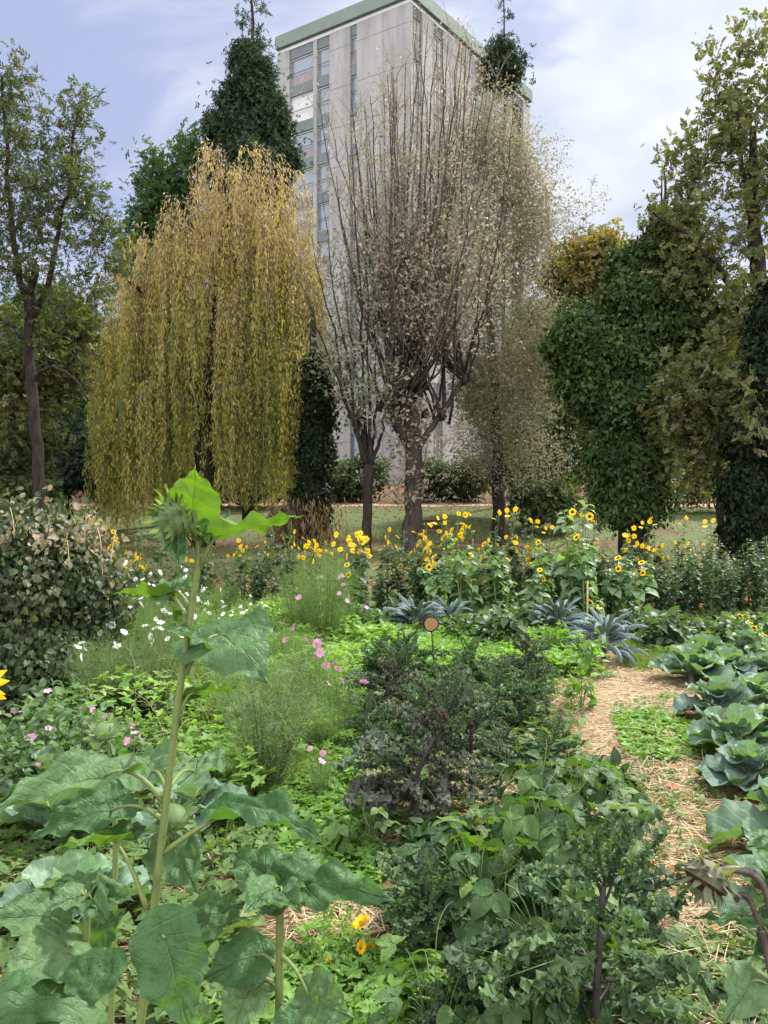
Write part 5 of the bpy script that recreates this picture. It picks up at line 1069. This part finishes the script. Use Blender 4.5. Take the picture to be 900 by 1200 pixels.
# ================================================================ wood slice marker, cane, bench, bollard
p = P(505, 731, 7.3); g0 = float(gz(p[0], p[1]))
mk = empty('plant_marker', [p[0], p[1], g0]); tag(mk, 'round wood slice plant marker on a thin stick among the kale', 'plant marker')
g = Geo(); h = p[2]-g0; n = 28; a = np.arange(n)*6.2832/n; rr_ = .066*(1+.04*np.sin(3*a+1)); 
for y0, mi in ((-.011, 0),):
    V = np.concatenate([np.stack([rr_*np.cos(a), np.full(n, -.011), h+rr_*np.sin(a)], 1), [[0, -.011, h]], np.stack([rr_*np.cos(a), np.full(n, .011), h+rr_*np.sin(a)], 1), [[0, .011, h]]])
    g.add(V, None, [[j, (j+1) % n, n] for j in range(n)]+[[n+1+(j+1) % n, n+1+j, 2*n+1] for j in range(n)])
sl = Geo(); sl.add(V-[0, 0, h], None, [[j, (j+1) % n, n] for j in range(n)]+[[n+1+(j+1) % n, n+1+j, 2*n+1] for j in range(n)])
o = link('wood_slice', sl.mesh('wood_slice', M_woodend, False), mk); o.location = (0, 0, h); o.rotation_euler = (.12, 0, .1)
rb = Geo(); A = np.arange(n)*6.2832/n; ro = rr_+.011
V = np.concatenate([np.stack([ro*np.cos(A), np.full(n, -.0105), ro*np.sin(A)], 1), np.stack([ro*np.cos(A), np.full(n, .0105), ro*np.sin(A)], 1), np.stack([rr_*.97*np.cos(A), np.full(n, -.0115), rr_*.97*np.sin(A)], 1)])
rb.add(V, [[j, n+j, n+(j+1) % n, (j+1) % n] for j in range(n)]+[[2*n+j, j, (j+1) % n, 2*n+(j+1) % n] for j in range(n)]); link('bark_rim', rb.mesh('bark_rim', bark), o)
g = Geo(); g.tube([[.035, .02, -.06], [.02, .02, h*.5], [.004, .018, h+.02]], [.007, .0065, .006], 6); link('stick', g.mesh('stick', bark), mk)
p = P(688, 735, 9.5); g = Geo(); zb = float(gz(p[0], p[1])); g.tube([[0, 0, -.1], [.005, 0, .75]], [.013, .011], 7)
o = link('garden_cane', g.mesh('garden_cane', M_cane)); o.location = (p[0], p[1], zb); tag(o, 'pale upright cane behind the blue kale left of the short sunflowers', 'cane')
# bench facing the garden, standing behind the pollard's trunk
bY = 27.5; bx0, bx1 = P(484, 0, bY)[0], P(520, 0, bY)[0]; bz = float(gz((bx0+bx1)/2, bY)); bn = empty('park_bench', [(bx0+bx1)/2, bY, bz]); tag(bn, 'dark wooden park bench on the lawn beside the thick pollarded trunk', 'bench'); W = (bx1-bx0)/2
g = Geo()
for k in range(3): g.box([0, -.05-.13*k, .44], [2*W, .11, .04])
link('seat', g.mesh('seat', M_wood, False), bn)
g = Geo(); ax = np.array([[1,0,0],[0,.97,.24],[0,-.24,.97]])
for k in range(2): g.box([0, .06+.05*k, .60+.2*k], [2*W, .035, .14], ax)
link('backrest', g.mesh('backrest', M_wood, False), bn)
for s_ in (-1, 1):
    g = Geo(); x = s_*(W-.15); g.box([x, .04, .40], [.06, .06, .80], ax); g.box([x, -.34, .20], [.06, .06, .44]); g.box([x, -.16, .39], [.05, .40, .05]); link('leg', g.mesh('leg', rail_m, False), bn)
p = P(666, 588, 38.5); zb = float(gz(p[0], p[1])); g = Geo()
prof = [(0.0, .20), (.06, .21), (.12, .17), (.42, .15), (.48, .19), (.52, .19), (.60, .12), (.64, .03)]
g.tube([[0, 0, z] for z, _ in prof], [q for _, q in prof], 14); o = link('stone_bollard', g.mesh('stone_bollard', solid_mat('pale_stone', [(.26,.29,.31), (.38,.41,.43)], 9, .9, .4))); o.location = (p[0], p[1], zb); tag(o, 'small pale grey stone bollard on the far trail left of the ivy tree', 'bollard')

# ================================================================ close sunflowers
def big_leaf_tmpl(seed, W=.82, arch=.5, fold=.12, nu=38, nv=27):
    t = gleaf(nu, nv, w_heart, W, 0, fold, .030, .055, 2.6+seed % 3*.5, .34, .025, seed, qf=13.)
    N3 = SN(np.random.default_rng(seed+500), 9, 22.); U_, V_ = t['U'][:, 1], t['U'][:, 0]; t['V'][:, 2] += .017*N3(t['V'][:, 0], t['V'][:, 1])*np.clip(np.abs(V_)*4, 0, 1)*np.clip(1.2-np.abs(V_), 0, 1)
    r_ = np.random.default_rng(seed+900); N2 = SN(r_, 4, 2.2); t['V'][:, 2] += .035*N2(t['V'][:, 0], t['V'][:, 1])*np.clip(t['V'][:, 1]*3, 0, 1); t['V'][:, 0] += .05*r_.normal()*t['V'][:, 1]**2
    return bend(t, arch, 1.5)
BIG = {}
def near_leaf(parent, base, tip, width, up=(0, -.35, 1), arch=.6, fold=.12, seed=0, mat=None, stem_from=None, mst=None, pr=.0030, ctrl=(0, 0, .03), lname='leaf'):
    """one big leaf from base to tip with its petiole; base/tip/stem_from are points in space"""
    width = width*.76
    base = np.asarray(base, float); tip = np.asarray(tip, float); o0 = np.array(parent.location)
    L0 = np.linalg.norm(tip-base); t = big_leaf_tmpl(seed, width/L0, arch, fold)
    m = np.argmin(np.abs(t['U'][:, 1]-1)+np.abs(t['U'][:, 0])); tv = t['V'][m]; ct = np.linalg.norm(tv); sc_ = L0/ct
    ang = math.atan2(tv[2], tv[1]); c, s = math.cos(-ang), math.sin(-ang)      # turn so that the chord runs along +Y
    V = t['V'].copy(); V[:, 1], V[:, 2] = t['V'][:, 1]*c-t['V'][:, 2]*s, t['V'][:, 1]*s+t['V'][:, 2]*c
    R = frames(norm(tip-base)[None], np.asarray(up, float)[None])[0]
    V = (V*sc_)*np.array([width/(L0)/ (width/L0)/sc_*1.0 if False else 1, 1, 1])
    V = V@R.T+base-o0; g = Geo(); g.add(V, t['Q'], None, .05+.95*np.random.default_rng(seed).random(), t['U']); lf = link(lname, g.mesh(lname, mat or M_sun), parent)
    if stem_from is not None:
        s0 = np.asarray(stem_from, float); pg = Geo(); k0 = base+(tip-base)*.005; c_ = (s0+k0)/2+np.asarray(ctrl)
        pg.tube(curve(s0-o0, c_-o0, k0-o0, 9), np.linspace(pr*1.25, pr*.6, 9), 8, cap=True); link('petiole', pg.mesh('petiole', mst or M_sst), lf)
    return lf
def spiky_bud(parent, c, nrm, rad, seed, mats=None, dark=True, nb=30, name='bud'):
    r = np.random.default_rng(seed); o0 = np.array(parent.location); g = Geo(); dome(g, rad*.74, rad*.45, 1, 16, 4); dome(g, rad*.78, -rad*.62, 0, 16, 4)
    t = bend(gleaf(7, 3, w_lance, .30, 0, .10), -.45)
    for lay, (el0, ln, cnt) in enumerate(((.15, 1.0, nb), (.7, .85, nb-6), (-.5, .8, nb-8))):
        a = np.arange(cnt)*6.2832/cnt+lay+r.normal(size=cnt)*.12; el = el0+r.normal(size=cnt)*.22
        d = np.stack([np.cos(a)*np.cos(el), np.sin(a)*np.cos(el), np.sin(el)], -1); up = np.stack([-np.cos(a)*np.sin(el), -np.sin(a)*np.sin(el), np.cos(el)], -1); b0 = np.stack([np.cos(a), np.sin(a), np.zeros(cnt)], -1)*rad*.5; b0[:, 2] += (-.15, .15, -.3)[lay]*rad
        g.scatter(t, b0, frames(d, up), rad*ln*(.55+.45*r.random(cnt)), np.clip(r.normal(.5, .25, cnt), 0, 1), 0)
    o = link(name, g.mesh(name, mats or [M_bud, M_bud]), parent); M = face(np.asarray(c)-o0, nrm); o.matrix_local = M; return o
def stem_obj(parent, pts, r0, r1, mat, name='stem', n=30):
    pts = np.asarray(pts, float); k = np.linspace(0, 1, len(pts)); u = np.linspace(0, 1, n); q = np.stack([np.interp(u, k, pts[:, i]) for i in range(3)], 1)
    for _ in range(6): q[1:-1] = .25*q[:-2]+.5*q[1:-1]+.25*q[2:]
    g = Geo(); g.tube(q-np.array(parent.location), np.linspace(r0, r1, n)*(1+.03*np.sin(np.arange(n)*2.1)), 12)
    r_ = np.random.default_rng(len(pts)*7+int(r0*1e5)); H = 2200; f = r_.random(H)*(n-1.01); i_ = f.astype(int); b_ = q[i_]+(q[i_+1]-q[i_])*(f-i_)[:, None]-np.array(parent.location); t_ = norm(q[i_+1]-q[i_]); rad_ = r0+(r1-r0)*f/n
    o_ = r_.normal(size=(H, 3)); o_ = norm(o_-t_*(o_*t_).sum(1, keepdims=True)); g.scatter(T_([[-.06,0,0],[.06,0,0],[0,1,0]], T=[[0,1,2]]), b_+o_*(rad_*.9)[:, None], frames(norm(o_+t_*.25), t_), .0045*(.5+r_.random(H)), .5)
    return link(name, g.mesh(name, mat), parent)
D = 1.30
def Q(px, py, dz=0.0): return P(px, py, D+dz)
# A: the tall one
gA = Q(150, 1320); A_ = empty('sunflower', [gA[0], D, 0.0]); tag(A_, 'tall budding sunflower with glowing green top leaf, nearest plant at left', 'sunflower')
stem_obj(A_, [[Q(140,1300)[0]-.02, D, -.05], Q(150, 1290), Q(166, 1195), Q(181, 1060), Q(197, 920), Q(213, 780), Q(229, 690), Q(234, 650), Q(230, 620), Q(226, 600)], .0084, .0042, M_sst)
near_leaf(A_, Q(226, 602, .0), Q(228, 549, -.07), .118, (0, .7, .7), .05, .10, 1, M_suny, stem_from=Q(229, 618))
near_leaf(A_, Q(262, 626, .0), Q(357, 606, -.02), .085, (0, .38, 1), .30, .16, 2, M_suny, stem_from=Q(236, 662), pr=.004)
near_leaf(A_, Q(246, 622, .03), Q(262, 618, .16), .075, (0, -.4, 1), .5, .2, 3, stem_from=Q(234, 640))
near_leaf(A_, Q(240, 615, .0), Q(246, 640, -.02), .030, (.2, -.8, .4), .3, .2, 33, M_suny, stem_from=Q(234, 640))
near_leaf(A_, Q(208, 640, -.03), Q(212, 668, -.06), .045, (.3, -.9, .3), .3, .2, 4, stem_from=Q(230, 628))
near_leaf(A_, Q(190, 700, .02), Q(132, 696, -.02), .08, (.1, .55, .85), .45, .15, 5, M_suny, stem_from=Q(217, 722))
near_leaf(A_, Q(195, 697, .02), Q(224, 683, .16), .06, (0, -.5, .9), .3, .15, 6, stem_from=Q(222, 712))
near_leaf(A_, Q(208, 722, 0), Q(203, 708, -.02), .025, (.2, -.8, .5), .2, .2, 34, M_suny, stem_from=Q(220, 735))
near_leaf(A_, Q(192+58, 757, .02), Q(190, 737, -.05), .085, (.1, -.5, .9), .3, .1, 35)
near_leaf(A_, Q(254, 744, .05), Q(318, 800, -.10), .215, (-.15, -.50, .88), .45, .02, 7, stem_from=Q(217, 790), pr=.004)
near_leaf(A_, Q(232, 815, .02), Q(284, 806, .0), .06, (0, .5, 1), .3, .18, 8, M_suny, stem_from=Q(211, 835, 0))
near_leaf(A_, Q(222, 815, .04), Q(196, 826, .12), .07, (0, -.5, .9), .4, .1, 9, stem_from=Q(208, 840))
near_leaf(A_, Q(124, 908, .0), Q(-28, 968, -.14), .125, (.15, -.20, 1), .55, .22, 10, stem_from=Q(191, 940), pr=.0040, ctrl=(0, 0, .05))
near_leaf(A_, Q(130, 950, .10), Q(32, 985, .04), .11, (.1, -.5, .9), .5, .12, 11, stem_from=Q(190, 960))
near_leaf(A_, Q(272, 950, .0), Q(384, 988, -.16), .12, (-.05, -.15, 1), .5, .12, 12, stem_from=Q(191, 1000), pr=.0040, ctrl=(0, 0, .01))
near_leaf(A_, Q(178, 905, .18), Q(160, 890, .34), .16, (0, -.6, .8), .4, .1, 13, stem_from=Q(196, 930))
near_leaf(A_, Q(228, 905, .15), Q(236, 893, .34), .15, (0, -.5, .85), .4, .1, 14, stem_from=Q(198, 925))
near_leaf(A_, Q(134, 985, .05), Q(64, 995, -.02), .065, (.1, .4, 1), .3, .25, 15, M_suny, stem_from=Q(172, 1066), pr=.004)
near_leaf(A_, Q(140, 980, .08), Q(172, 968, .16), .08, (0, -.5, .9), .3, .1, 16)
near_leaf(A_, Q(200, 985, .1), Q(236, 1046, .0), .14, (-.1, -.65, .6), .5, .05, 17, stem_from=Q(190, 990))
near_leaf(A_, Q(232, 1080, .14), Q(292, 1062, .16), .12, (0, -.5, .8), .5, .08, 18, stem_from=Q(180, 1075))
near_leaf(A_, Q(193, 1098, -.13), Q(228, 1210, -.17), .155, (-.15, -.92, .35), .45, .02, 19, stem_from=Q(179, 1080), pr=.004, ctrl=(0, -.03, .03))
spiky_bud(A_, Q(202, 612, -.02), (-.75, -.55, -.3), .046, 1); 
g = Geo(); g.tube(curve(Q(231, 632)-np.array(A_.location), Q(216, 596)-np.array(A_.location), Q(207, 612)-np.array(A_.location), 8), np.linspace(.006, .0065, 8), 8); link('peduncle', g.mesh('peduncle', M_sst), A_)
near_leaf(A_, Q(206, 622, -.03), Q(208, 664, -.05), .05, (-.2, -.9, .2), .3, .15, 20)
spiky_bud(A_, Q(203, 957, .05), (.3, -.3, .8), .036, 2, None, nb=20)
g = Geo(); g.tube(curve(Q(186, 985)-np.array(A_.location), Q(200, 985, .03)-np.array(A_.location), Q(203, 966, .05)-np.array(A_.location), 6), [.004]*6, 7); link('peduncle', g.mesh('peduncle', M_sst), A_)
# B: lower-left sunflower with a whorl at the top and large ragged leaves
D = 1.55
B_ = empty('sunflower', [Q(100, 1300)[0], D, 0]); tag(B_, 'short broad-leaved sunflower with a leafy whorl at the lower left', 'sunflower')
stem_obj(B_, [[Q(100,1300)[0], D, -.05], Q(98, 1180), Q(102, 1060)], .011, .007, M_sst)
for k, (bx, by, tx, ty, dzb, dzt, wd, up, arch) in enumerate([(95, 1050, 52, 1066, 0, -.05, .07, (0, -.5, .9), .4), (108, 1050, 160, 1052, 0, -.05, .08, (0, -.5, .9), .4), (100, 1045, 104, 1020, .02, .14, .08, (0, -.6, .8), .3), (108, 1055, 130, 1080, -.02, -.12, .07, (0, -.7, .7), .4), (92, 1045, 70, 1028, .02, .1, .07, (0, -.6, .8), .3)]):
    near_leaf(B_, Q(bx, by, dzb), Q(tx, ty, dzt), wd*1.25, up, arch, .15, 40+k, M_sun, stem_from=Q(101, 1062))
for k, (bx, by, tx, ty, dzb, dzt, wd, up, arch) in enumerate([(60, 1075, -20, 1078, 0, -.05, .17, (0, -.5, .85), .5), (78, 1110, -10, 1165, -.05, -.2, .21, (.1, -.6, .8), .5), (105, 1110, 150, 1065, .05, .05, .16, (0, -.7, .6), .4), (118, 1130, 96, 1200, -.1, -.18, .19, (-.1, -.8, .5), .5), (60, 1165, -30, 1215, -.15, -.3, .21, (.1, -.55, .8), .5), (90, 1200, 40, 1290, -.2, -.3, .2, (0, -.7, .7), .4)]):
    near_leaf(B_, Q(bx, by, dzb), Q(tx, ty, dzt), wd*.80, up, arch, .08, 50+k, M_sun, stem_from=Q(99, 1120+k*8))
spiky_bud(B_, P(128, 862, 2.3), (.2, -.4, .8), .045, 5, None, nb=20, name='bud') if False else None
# C: short one in the bottom middle
D = 1.40
C_ = empty('sunflower', [Q(328, 1300)[0], D, 0]); tag(C_, 'short sunflower with a flat whorl of broad leaves at the bottom, left of centre', 'sunflower')
stem_obj(C_, [[Q(328,1300)[0], D, -.05], Q(327, 1190), Q(328, 1062), Q(329, 1040)], .0085, .006, M_sst)
for k, (bx, by, tx, ty, dzb, dzt, wd, up, arch, fold) in enumerate([(332, 1040, 468, 1062, 0, -.14, .135, (0, -.55, .85), .5, .1), (325, 1036, 268, 1000, .03, .10, .14, (0, -.6, .8), .35, .12), (334, 1032, 378, 1000, .03, .12, .11, (0, -.6, .8), .35, .12), (322, 1042, 286, 1070, -.02, -.12, .12, (.1, -.6, .8), .4, .1), (330, 1045, 352, 1072, -.04, -.16, .10, (0, -.7, .7), .4, .1), (326, 1032, 318, 1005, .04, .16, .10, (0, -.6, .8), .3, .1)]):
    near_leaf(C_, Q(bx, by, dzb), Q(tx, ty, dzt), wd, up, arch, fold, 70+k, M_sun, stem_from=Q(328, 1056))
for k, (bx, by, tx, ty, dzb, dzt, wd, up, arch) in enumerate([(362, 1168, 412, 1200, -.03, -.1, .13, (-.1, -.75, .6), .4), (300, 1120, 238, 1150, .02, .0, .125, (.1, -.6, .8), .5), (296, 1152, 262, 1230, 0, -.1, .12, (0, -.6, .7), .4), (352, 1200, 320, 1260, -.06, -.12, .12, (0, -.7, .6), .4)]):
    near_leaf(C_, Q(bx, by, dzb), Q(tx, ty, dzt), wd, up, arch, .08, 80+k, M_sun, stem_from=Q(327, 1120+20*k), pr=.0035)
# D: drooping withered head at the right
D = 1.55
D_ = empty('sunflower', [Q(930, 1300)[0], D, 0]); tag(D_, 'withered sunflower with drooping purple-grey head at the right edge', 'sunflower')
stem_obj(D_, [[Q(930,1300)[0], D, -.05], Q(912, 1180), Q(898, 1110), Q(892, 1090)], .009, .007, M_sst2)
stem_obj(D_, [Q(905, 1080), Q(900, 1050), Q(890, 1030), Q(875, 1020), Q(855, 1018), Q(840, 1022)], .0065, .008, M_sst2, 'peduncle')
stem_obj(D_, [[Q(925,1250)[0], D, .3], Q(915, 1140), Q(908, 1090), Q(903, 1055), Q(908, 1080)], .008, .007, M_sst2, 'stem')
stem_obj(D_, [Q(895, 1100), Q(885, 1070), Q(876, 1050), Q(866, 1048), Q(862, 1056)], .004, .005, M_sst2, 'peduncle')
spiky_bud(D_, Q(828, 1030), (-.55, -.25, -.8), .058, 9, [M_budw, M_disc], nb=30, name='flower_head')
near_leaf(D_, Q(884, 1084, .02), Q(815, 1080, -.04), .06, (.1, -.1, 1), .3, .2, 91, M_sun, stem_from=Q(903, 1100))
near_leaf(D_, Q(905, 1000, .1), Q(872, 990, .0), .12, (.2, -.7, .6), .4, .1, 92, M_sun, stem_from=Q(905, 1050))
near_leaf(D_, Q(880, 1150, .0), Q(848, 1200, -.1), .12, (.1, -.6, .7), .4, .1, 93, M_sun, stem_from=Q(912, 1170))
near_leaf(D_, Q(905, 1100, .05), Q(880, 1120, .0), .07, (.1, -.6, .7), .3, .1, 94, M_sun, stem_from=Q(900, 1105))
# E: bright petals peeping in at the left edge
D = 1.75
E_ = empty('sunflower', [Q(-60, 1000)[0], D, 0]); tag(E_, 'orange-yellow sunflower head cut by the left picture edge', 'sunflower')
stem_obj(E_, [[Q(-60,1000)[0], D, -.05], Q(-50, 950), Q(-42, 850), Q(-36, 815)], .011, .008, M_sst)
hd = link('flower_head', PET_sun, E_); hd.matrix_local = face(Q(-34, 805)-np.array(E_.location), (.45, -.85, .1), 1.0); link('disc', DISC_sun, hd)
near_leaf(E_, Q(-45, 880), Q(-20, 960, -.05), .14, (.3, -.7, .6), .4, .1, 95, M_sun, stem_from=Q(-46, 880))
# F: green spiky bud of a smaller sunflower further back on the left
D = 2.2
F_ = empty('sunflower', [Q(128, 1000)[0], D, 0]); tag(F_, 'smaller sunflower with closed lime green bud beside the pink mallow', 'sunflower')
stem_obj(F_, [[Q(128,1000)[0], D, -.05], Q(136, 1000), Q(132, 900), Q(126, 868)], .009, .006, M_sst); spiky_bud(F_, Q(122, 857), (-.1, -.5, .8), .045, 12, None, nb=22)
for k, (bx, by, tx, ty, dzt, wd) in enumerate([(140, 878, 146, 862, -.02, .09), (118, 890, 90, 910, -.1, .13), (142, 905, 186, 925, -.08, .12), (128, 930, 108, 975, -.16, .15)]):
    near_leaf(F_, Q(bx, by), Q(tx, ty, dzt), wd, (0, -.6, .8), .4, .1, 100+k, M_sun, stem_from=Q(133, by+18))

# ================================================================ ground cover
def inpoly(px, py, poly):
    poly = np.asarray(poly, float); c = np.zeros(len(px), bool); j = len(poly)-1
    for i in range(len(poly)):
        xi, yi = poly[i]; xj, yj = poly[j]
        c ^= ((yi > py) != (yj > py)) & (px < (xj-xi)*(py-yi)/(yj-yi+1e-9)+xi); j = i
    return c
def region(poly, dens, r, nmax=90000):
    """points spread evenly over the patch of ground outlined by photo points"""
    W = np.array([G(x, y) for x, y in poly])[:, :2]; lo, hi = W.min(0), W.max(0); n = int(min(dens*(hi-lo).prod(), nmax*4))
    q = lo+(hi-lo)*r.random((n, 2)); m = inpoly(q[:, 0], q[:, 1], W); q = q[m][:nmax]; return np.concatenate([q, gz(q[:, 0], q[:, 1])[:, None]], 1)
def clump_mask(q, r, scale, thr): n = SN(r, 8, scale); return n(q[:, 0], q[:, 1])+r.normal(size=len(q))*.35 > thr
CHICK = [merge([(OV, frames(np.array([[math.cos(a), math.sin(a), .25]]), [[0, 0, 1.0]])[0], .5+.1*k, [0, 0, .02*k]) for k, a in enumerate(np.arange(nn)*6.2832/nn+.3)]) for OV, nn in ((gleaf(4, 3, w_ovate, .62, .1, .1), 4), (gleaf(4, 3, w_ovate, .5, .15, .1), 5), (gleaf(4, 3, w_heart, .85, .1, .1), 3))]
def weeds(name, polys, mat, size, hgt, r, hue=.45, thr=-9., label_kind='stuff', tm=None):
    g = Geo(); tm = tm or CHICK
    for poly, dens in polys:
        q = region(poly, dens, r); q = q[clump_mask(q, r, 2.6, thr)]; M = len(q); nn = SN(r, 7, 3.)(q[:, 0], q[:, 1])
        hh = hgt*(r.random(M)**.8)*np.clip(.75+.3*nn, .25, 1.5); q[:, 2] += hh+.006
        d = norm(np.concatenate([r.normal(size=(M, 2)), r.normal(size=(M, 1))*.35], 1)); up = norm(np.concatenate([r.normal(size=(M, 2))*.35, np.ones((M, 1))], 1)); sel = r.integers(0, len(tm), M); R = frames(d, up); hu = np.clip(hue+.15*nn+r.normal(size=M)*.17, 0, 1); S = size*(.55+.9*r.random(M))
        for k, t_ in enumerate(tm): m = sel == k; g.scatter(t_, q[m], R[m], S[m], hu[m])
    o = link(name, g.mesh(name, mat)); tag(o, kind='stuff'); return o
r = np.random.default_rng(501)
weeds('chickweed', [([(300, 720), (430, 735), (430, 800), (420, 900), (440, 1000), (450, 1045), (300, 1045), (300, 950), (330, 850)], 2600), ([(235, 1118), (470, 1118), (560, 1190), (560, 1230), (235, 1230)], 2600), ([(440, 1160), (660, 1160), (680, 1240), (440, 1240)], 1500)], M_weed, .042, .09, r, .42)
weeds('chickweed', [([(712, 828), (790, 815), (830, 850), (835, 890), (790, 897), (735, 892)], 2400)], M_weed, .045, .05, r, .3, -.3)
weeds('chickweed', [([(735, 1130), (830, 1075), (1000, 1080), (1000, 1240), (735, 1240)], 1500), ([(690, 890), (840, 890), (850, 1080), (740, 1080)], 300)], M_weedd, .045, .05, r, .55)
weeds('parsley', [([(415, 742), (560, 740), (668, 748), (690, 792), (650, 800), (430, 800)], 1700)], M_weed, .09, .26, r, .55, tm=[SPRo[0], SPRo[1], CHICK[2]])
weeds('low_weeds', [([(-150, 880), (300, 860), (320, 1000), (300, 1230), (-200, 1230)], 900), ([(-200, 740), (330, 720), (330, 870), (-200, 900)], 420), ([(420, 800), (660, 800), (740, 1000), (760, 1200), (480, 1200), (420, 950)], 320), ([(830, 760), (1500, 745), (2200, 1230), (900, 1230)], 330), ([(-1100, 1230), (-500, 745), (-190, 745), (-190, 1230)], 260)], M_weedd, .055, .14, r, .4)
weeds('low_weeds', [([(150, 700), (700, 700), (740, 745), (100, 750)], 160), ([(720, 735), (960, 712), (1000, 770), (760, 775)], 200)], M_weedd, .10, .2, r, .5, tm=[SPRo[0], CHICK[0]])
BLADE = T_([[-.035,0,0],[.035,0,0],[.025,.55,.06],[-.025,.55,.06],[0,1,.25]], [[0,1,2,3]], [[3,2,4]])
def grass(name, polys, mat, size, r, hue=.4, lean=.5):
    g = Geo()
    for poly, dens in polys:
        q = region(poly, dens, r); M = len(q); d = norm(np.concatenate([r.normal(size=(M, 2))*lean, np.ones((M, 1))], 1)); up = norm(np.concatenate([r.normal(size=(M, 2)), np.zeros((M, 1))], 1)); g.scatter(BLADE, q, frames(d, up), size*(.5+r.random(M)), np.clip(r.normal(hue, .2, M), 0, 1))
    o = link(name, g.mesh(name, mat)); tag(o, kind='stuff'); return o
grass('grass', [([(728, 738), (790, 735), (790, 770), (760, 790), (725, 785)], 4500), ([(230, 720), (420, 720), (430, 900), (300, 950)], 1500), ([(700, 890), (850, 890), (860, 1000), (740, 1000)], 200), ([(60, 830), (300, 800), (310, 1000), (100, 1050)], 500)], M_grass, .10, r, .35)
M_lawng = leaf_mat('dry_lawn_blade', [(.06,.085,.03), (.085,.10,.04), (.12,.11,.055)], .7, .25)
weeds('low_weeds', [([(230, 715), (420, 715), (425, 820), (300, 960), (220, 900)], 800), ([(60, 800), (260, 780), (300, 960), (60, 940)], 500)], M_weed, .065, .34, r, .45, tm=[SPRo[0], CHICK[0], SPR[1]])
# dry arching grass stalks in the left bed
g = Geo()
for _ in range(20):
    b0 = G(110+r.random()*200, 830+r.random()*110); a = r.random()*6.28; ln = .35+.45*r.random(); e = b0+np.array([math.cos(a)*ln*.7, math.sin(a)*ln*.5, ln*.75]); g.tube(curve(b0, b0+[0, 0, ln], e, 9), np.linspace(.0018, .0008, 9), 4, rnd=r.random(), cap=False)
o = link('dry_grass', g.mesh('dry_grass', M_straw)); tag(o, kind='stuff')
# lawn grass, coarse
g = Geo(); M = 60000; yy = 14.7+25.3*r.random(M)**1.2; xx = (r.random(M)*2-1)*(yy*.56+1); q = np.stack([xx, yy, gz(xx, yy)+.03], 1); d = norm(np.concatenate([r.normal(size=(M, 2))*.6, np.ones((M, 1))], 1)); g.scatter(BLADE, q, frames(d, norm(np.concatenate([r.normal(size=(M, 2)), np.zeros((M, 1))], 1))), .09*(.5+r.random(M))*np.array(1.), np.clip(r.normal(.45, .25, M), 0, 1)); o = link('lawn_grass', g.mesh('lawn_grass', M_lawng)); tag(o, kind='stuff')
# fallen leaves on the lawn, the bank and the mulch
g = Geo(); FL = gleaf(3, 3, w_ovate, .7, .1, .15)
for (y0, y1, n_, dz) in ((17, 40, 9000, .05), (40, 50, 26000, .05), (11, 17.5, 12000, .03), (36, 41, 5000, .06)):
    yy = y0+(y1-y0)*r.random(n_); xx = (r.random(n_)*2-1)*(yy*.56+1); q = np.stack([xx, yy, gz(xx, yy)+dz+.02*r.random(n_)], 1); d = norm(np.concatenate([r.normal(size=(n_, 2)), r.normal(size=(n_, 1))*.25], 1)); g.scatter(FL, q, frames(d, norm(np.concatenate([r.normal(size=(n_, 2))*.4, np.ones((n_, 1))], 1))), .12*(.6+.7*r.random(n_)), r.random(n_))
o = link('fallen_leaves', g.mesh('fallen_leaves', M_litter)); tag(o, kind='stuff')
# straw mulch
STR = T_([[-.02,0,0],[.02,0,0],[.02,.5,.02],[-.02,.5,.02],[.018,1,0],[-.018,1,0]], [[0,1,2,3],[3,2,4,5]])
g = Geo()
for poly, dens in (([(640, 772), (770, 765), (820, 800), (860, 900), (880, 1000), (870, 1090), (800, 1130), (735, 1080), (730, 980), (690, 880), (640, 830)], 3000), ([(330, 1040), (480, 1060), (520, 1110), (330, 1125)], 2600), ([(420, 900), (640, 890), (660, 1000), (430, 1000)], 1600), ([(520, 1030), (640, 1030), (650, 1130), (530, 1120)], 2200), ([(640, 1080), (880, 1060), (900, 1230), (640, 1230)], 1700), ([(-100, 1000), (280, 960), (300, 1230), (-150, 1230)], 800), ([(440, 800), (660, 800), (660, 900), (440, 900)], 500), ([(-150, 880), (300, 860), (300, 980), (-150, 1000)], 350)):
    q = region(poly, dens, r); M = len(q); q[:, 2] += .012+.03*r.random(M)**2; d = norm(np.concatenate([r.normal(size=(M, 2))*[1.2, .8], r.normal(size=(M, 1))*.14], 1)); ln = .05+.13*r.random(M)**1.5
    g.scatter(STR, q, frames(d, norm(np.concatenate([r.normal(size=(M, 2))*.4, np.ones((M, 1))], 1))), np.stack([np.full(M, .085)*(.6+.8*r.random(M)), ln, ln], 1), np.clip(r.normal(.45, .25, M), 0, 1))
o = link('straw', g.mesh('straw', M_straw)); tag(o, kind='stuff')
# a few brown leaves on the straw
g = Geo(); q = region([(690, 860), (860, 880), (870, 1120), (700, 1120)], 9, r); M = len(q); q[:, 2] += .04; g.scatter(gleaf(5, 5, w_ovate, .6, .2, .2, .03), q, frames(norm(np.concatenate([r.normal(size=(M, 2)), np.zeros((M, 1))], 1)), norm(np.concatenate([r.normal(size=(M, 2))*.4, np.ones((M, 1))], 1))), .07*(.6+.8*r.random(M)), .6+.4*r.random(M))
o = link('fallen_leaves', g.mesh('fallen_leaves', leaf_mat('orange_fallen_leaf', [(.22,.10,.05), (.30,.12,.05), (.34,.2,.1)], .8, .15))); tag(o, kind='stuff')
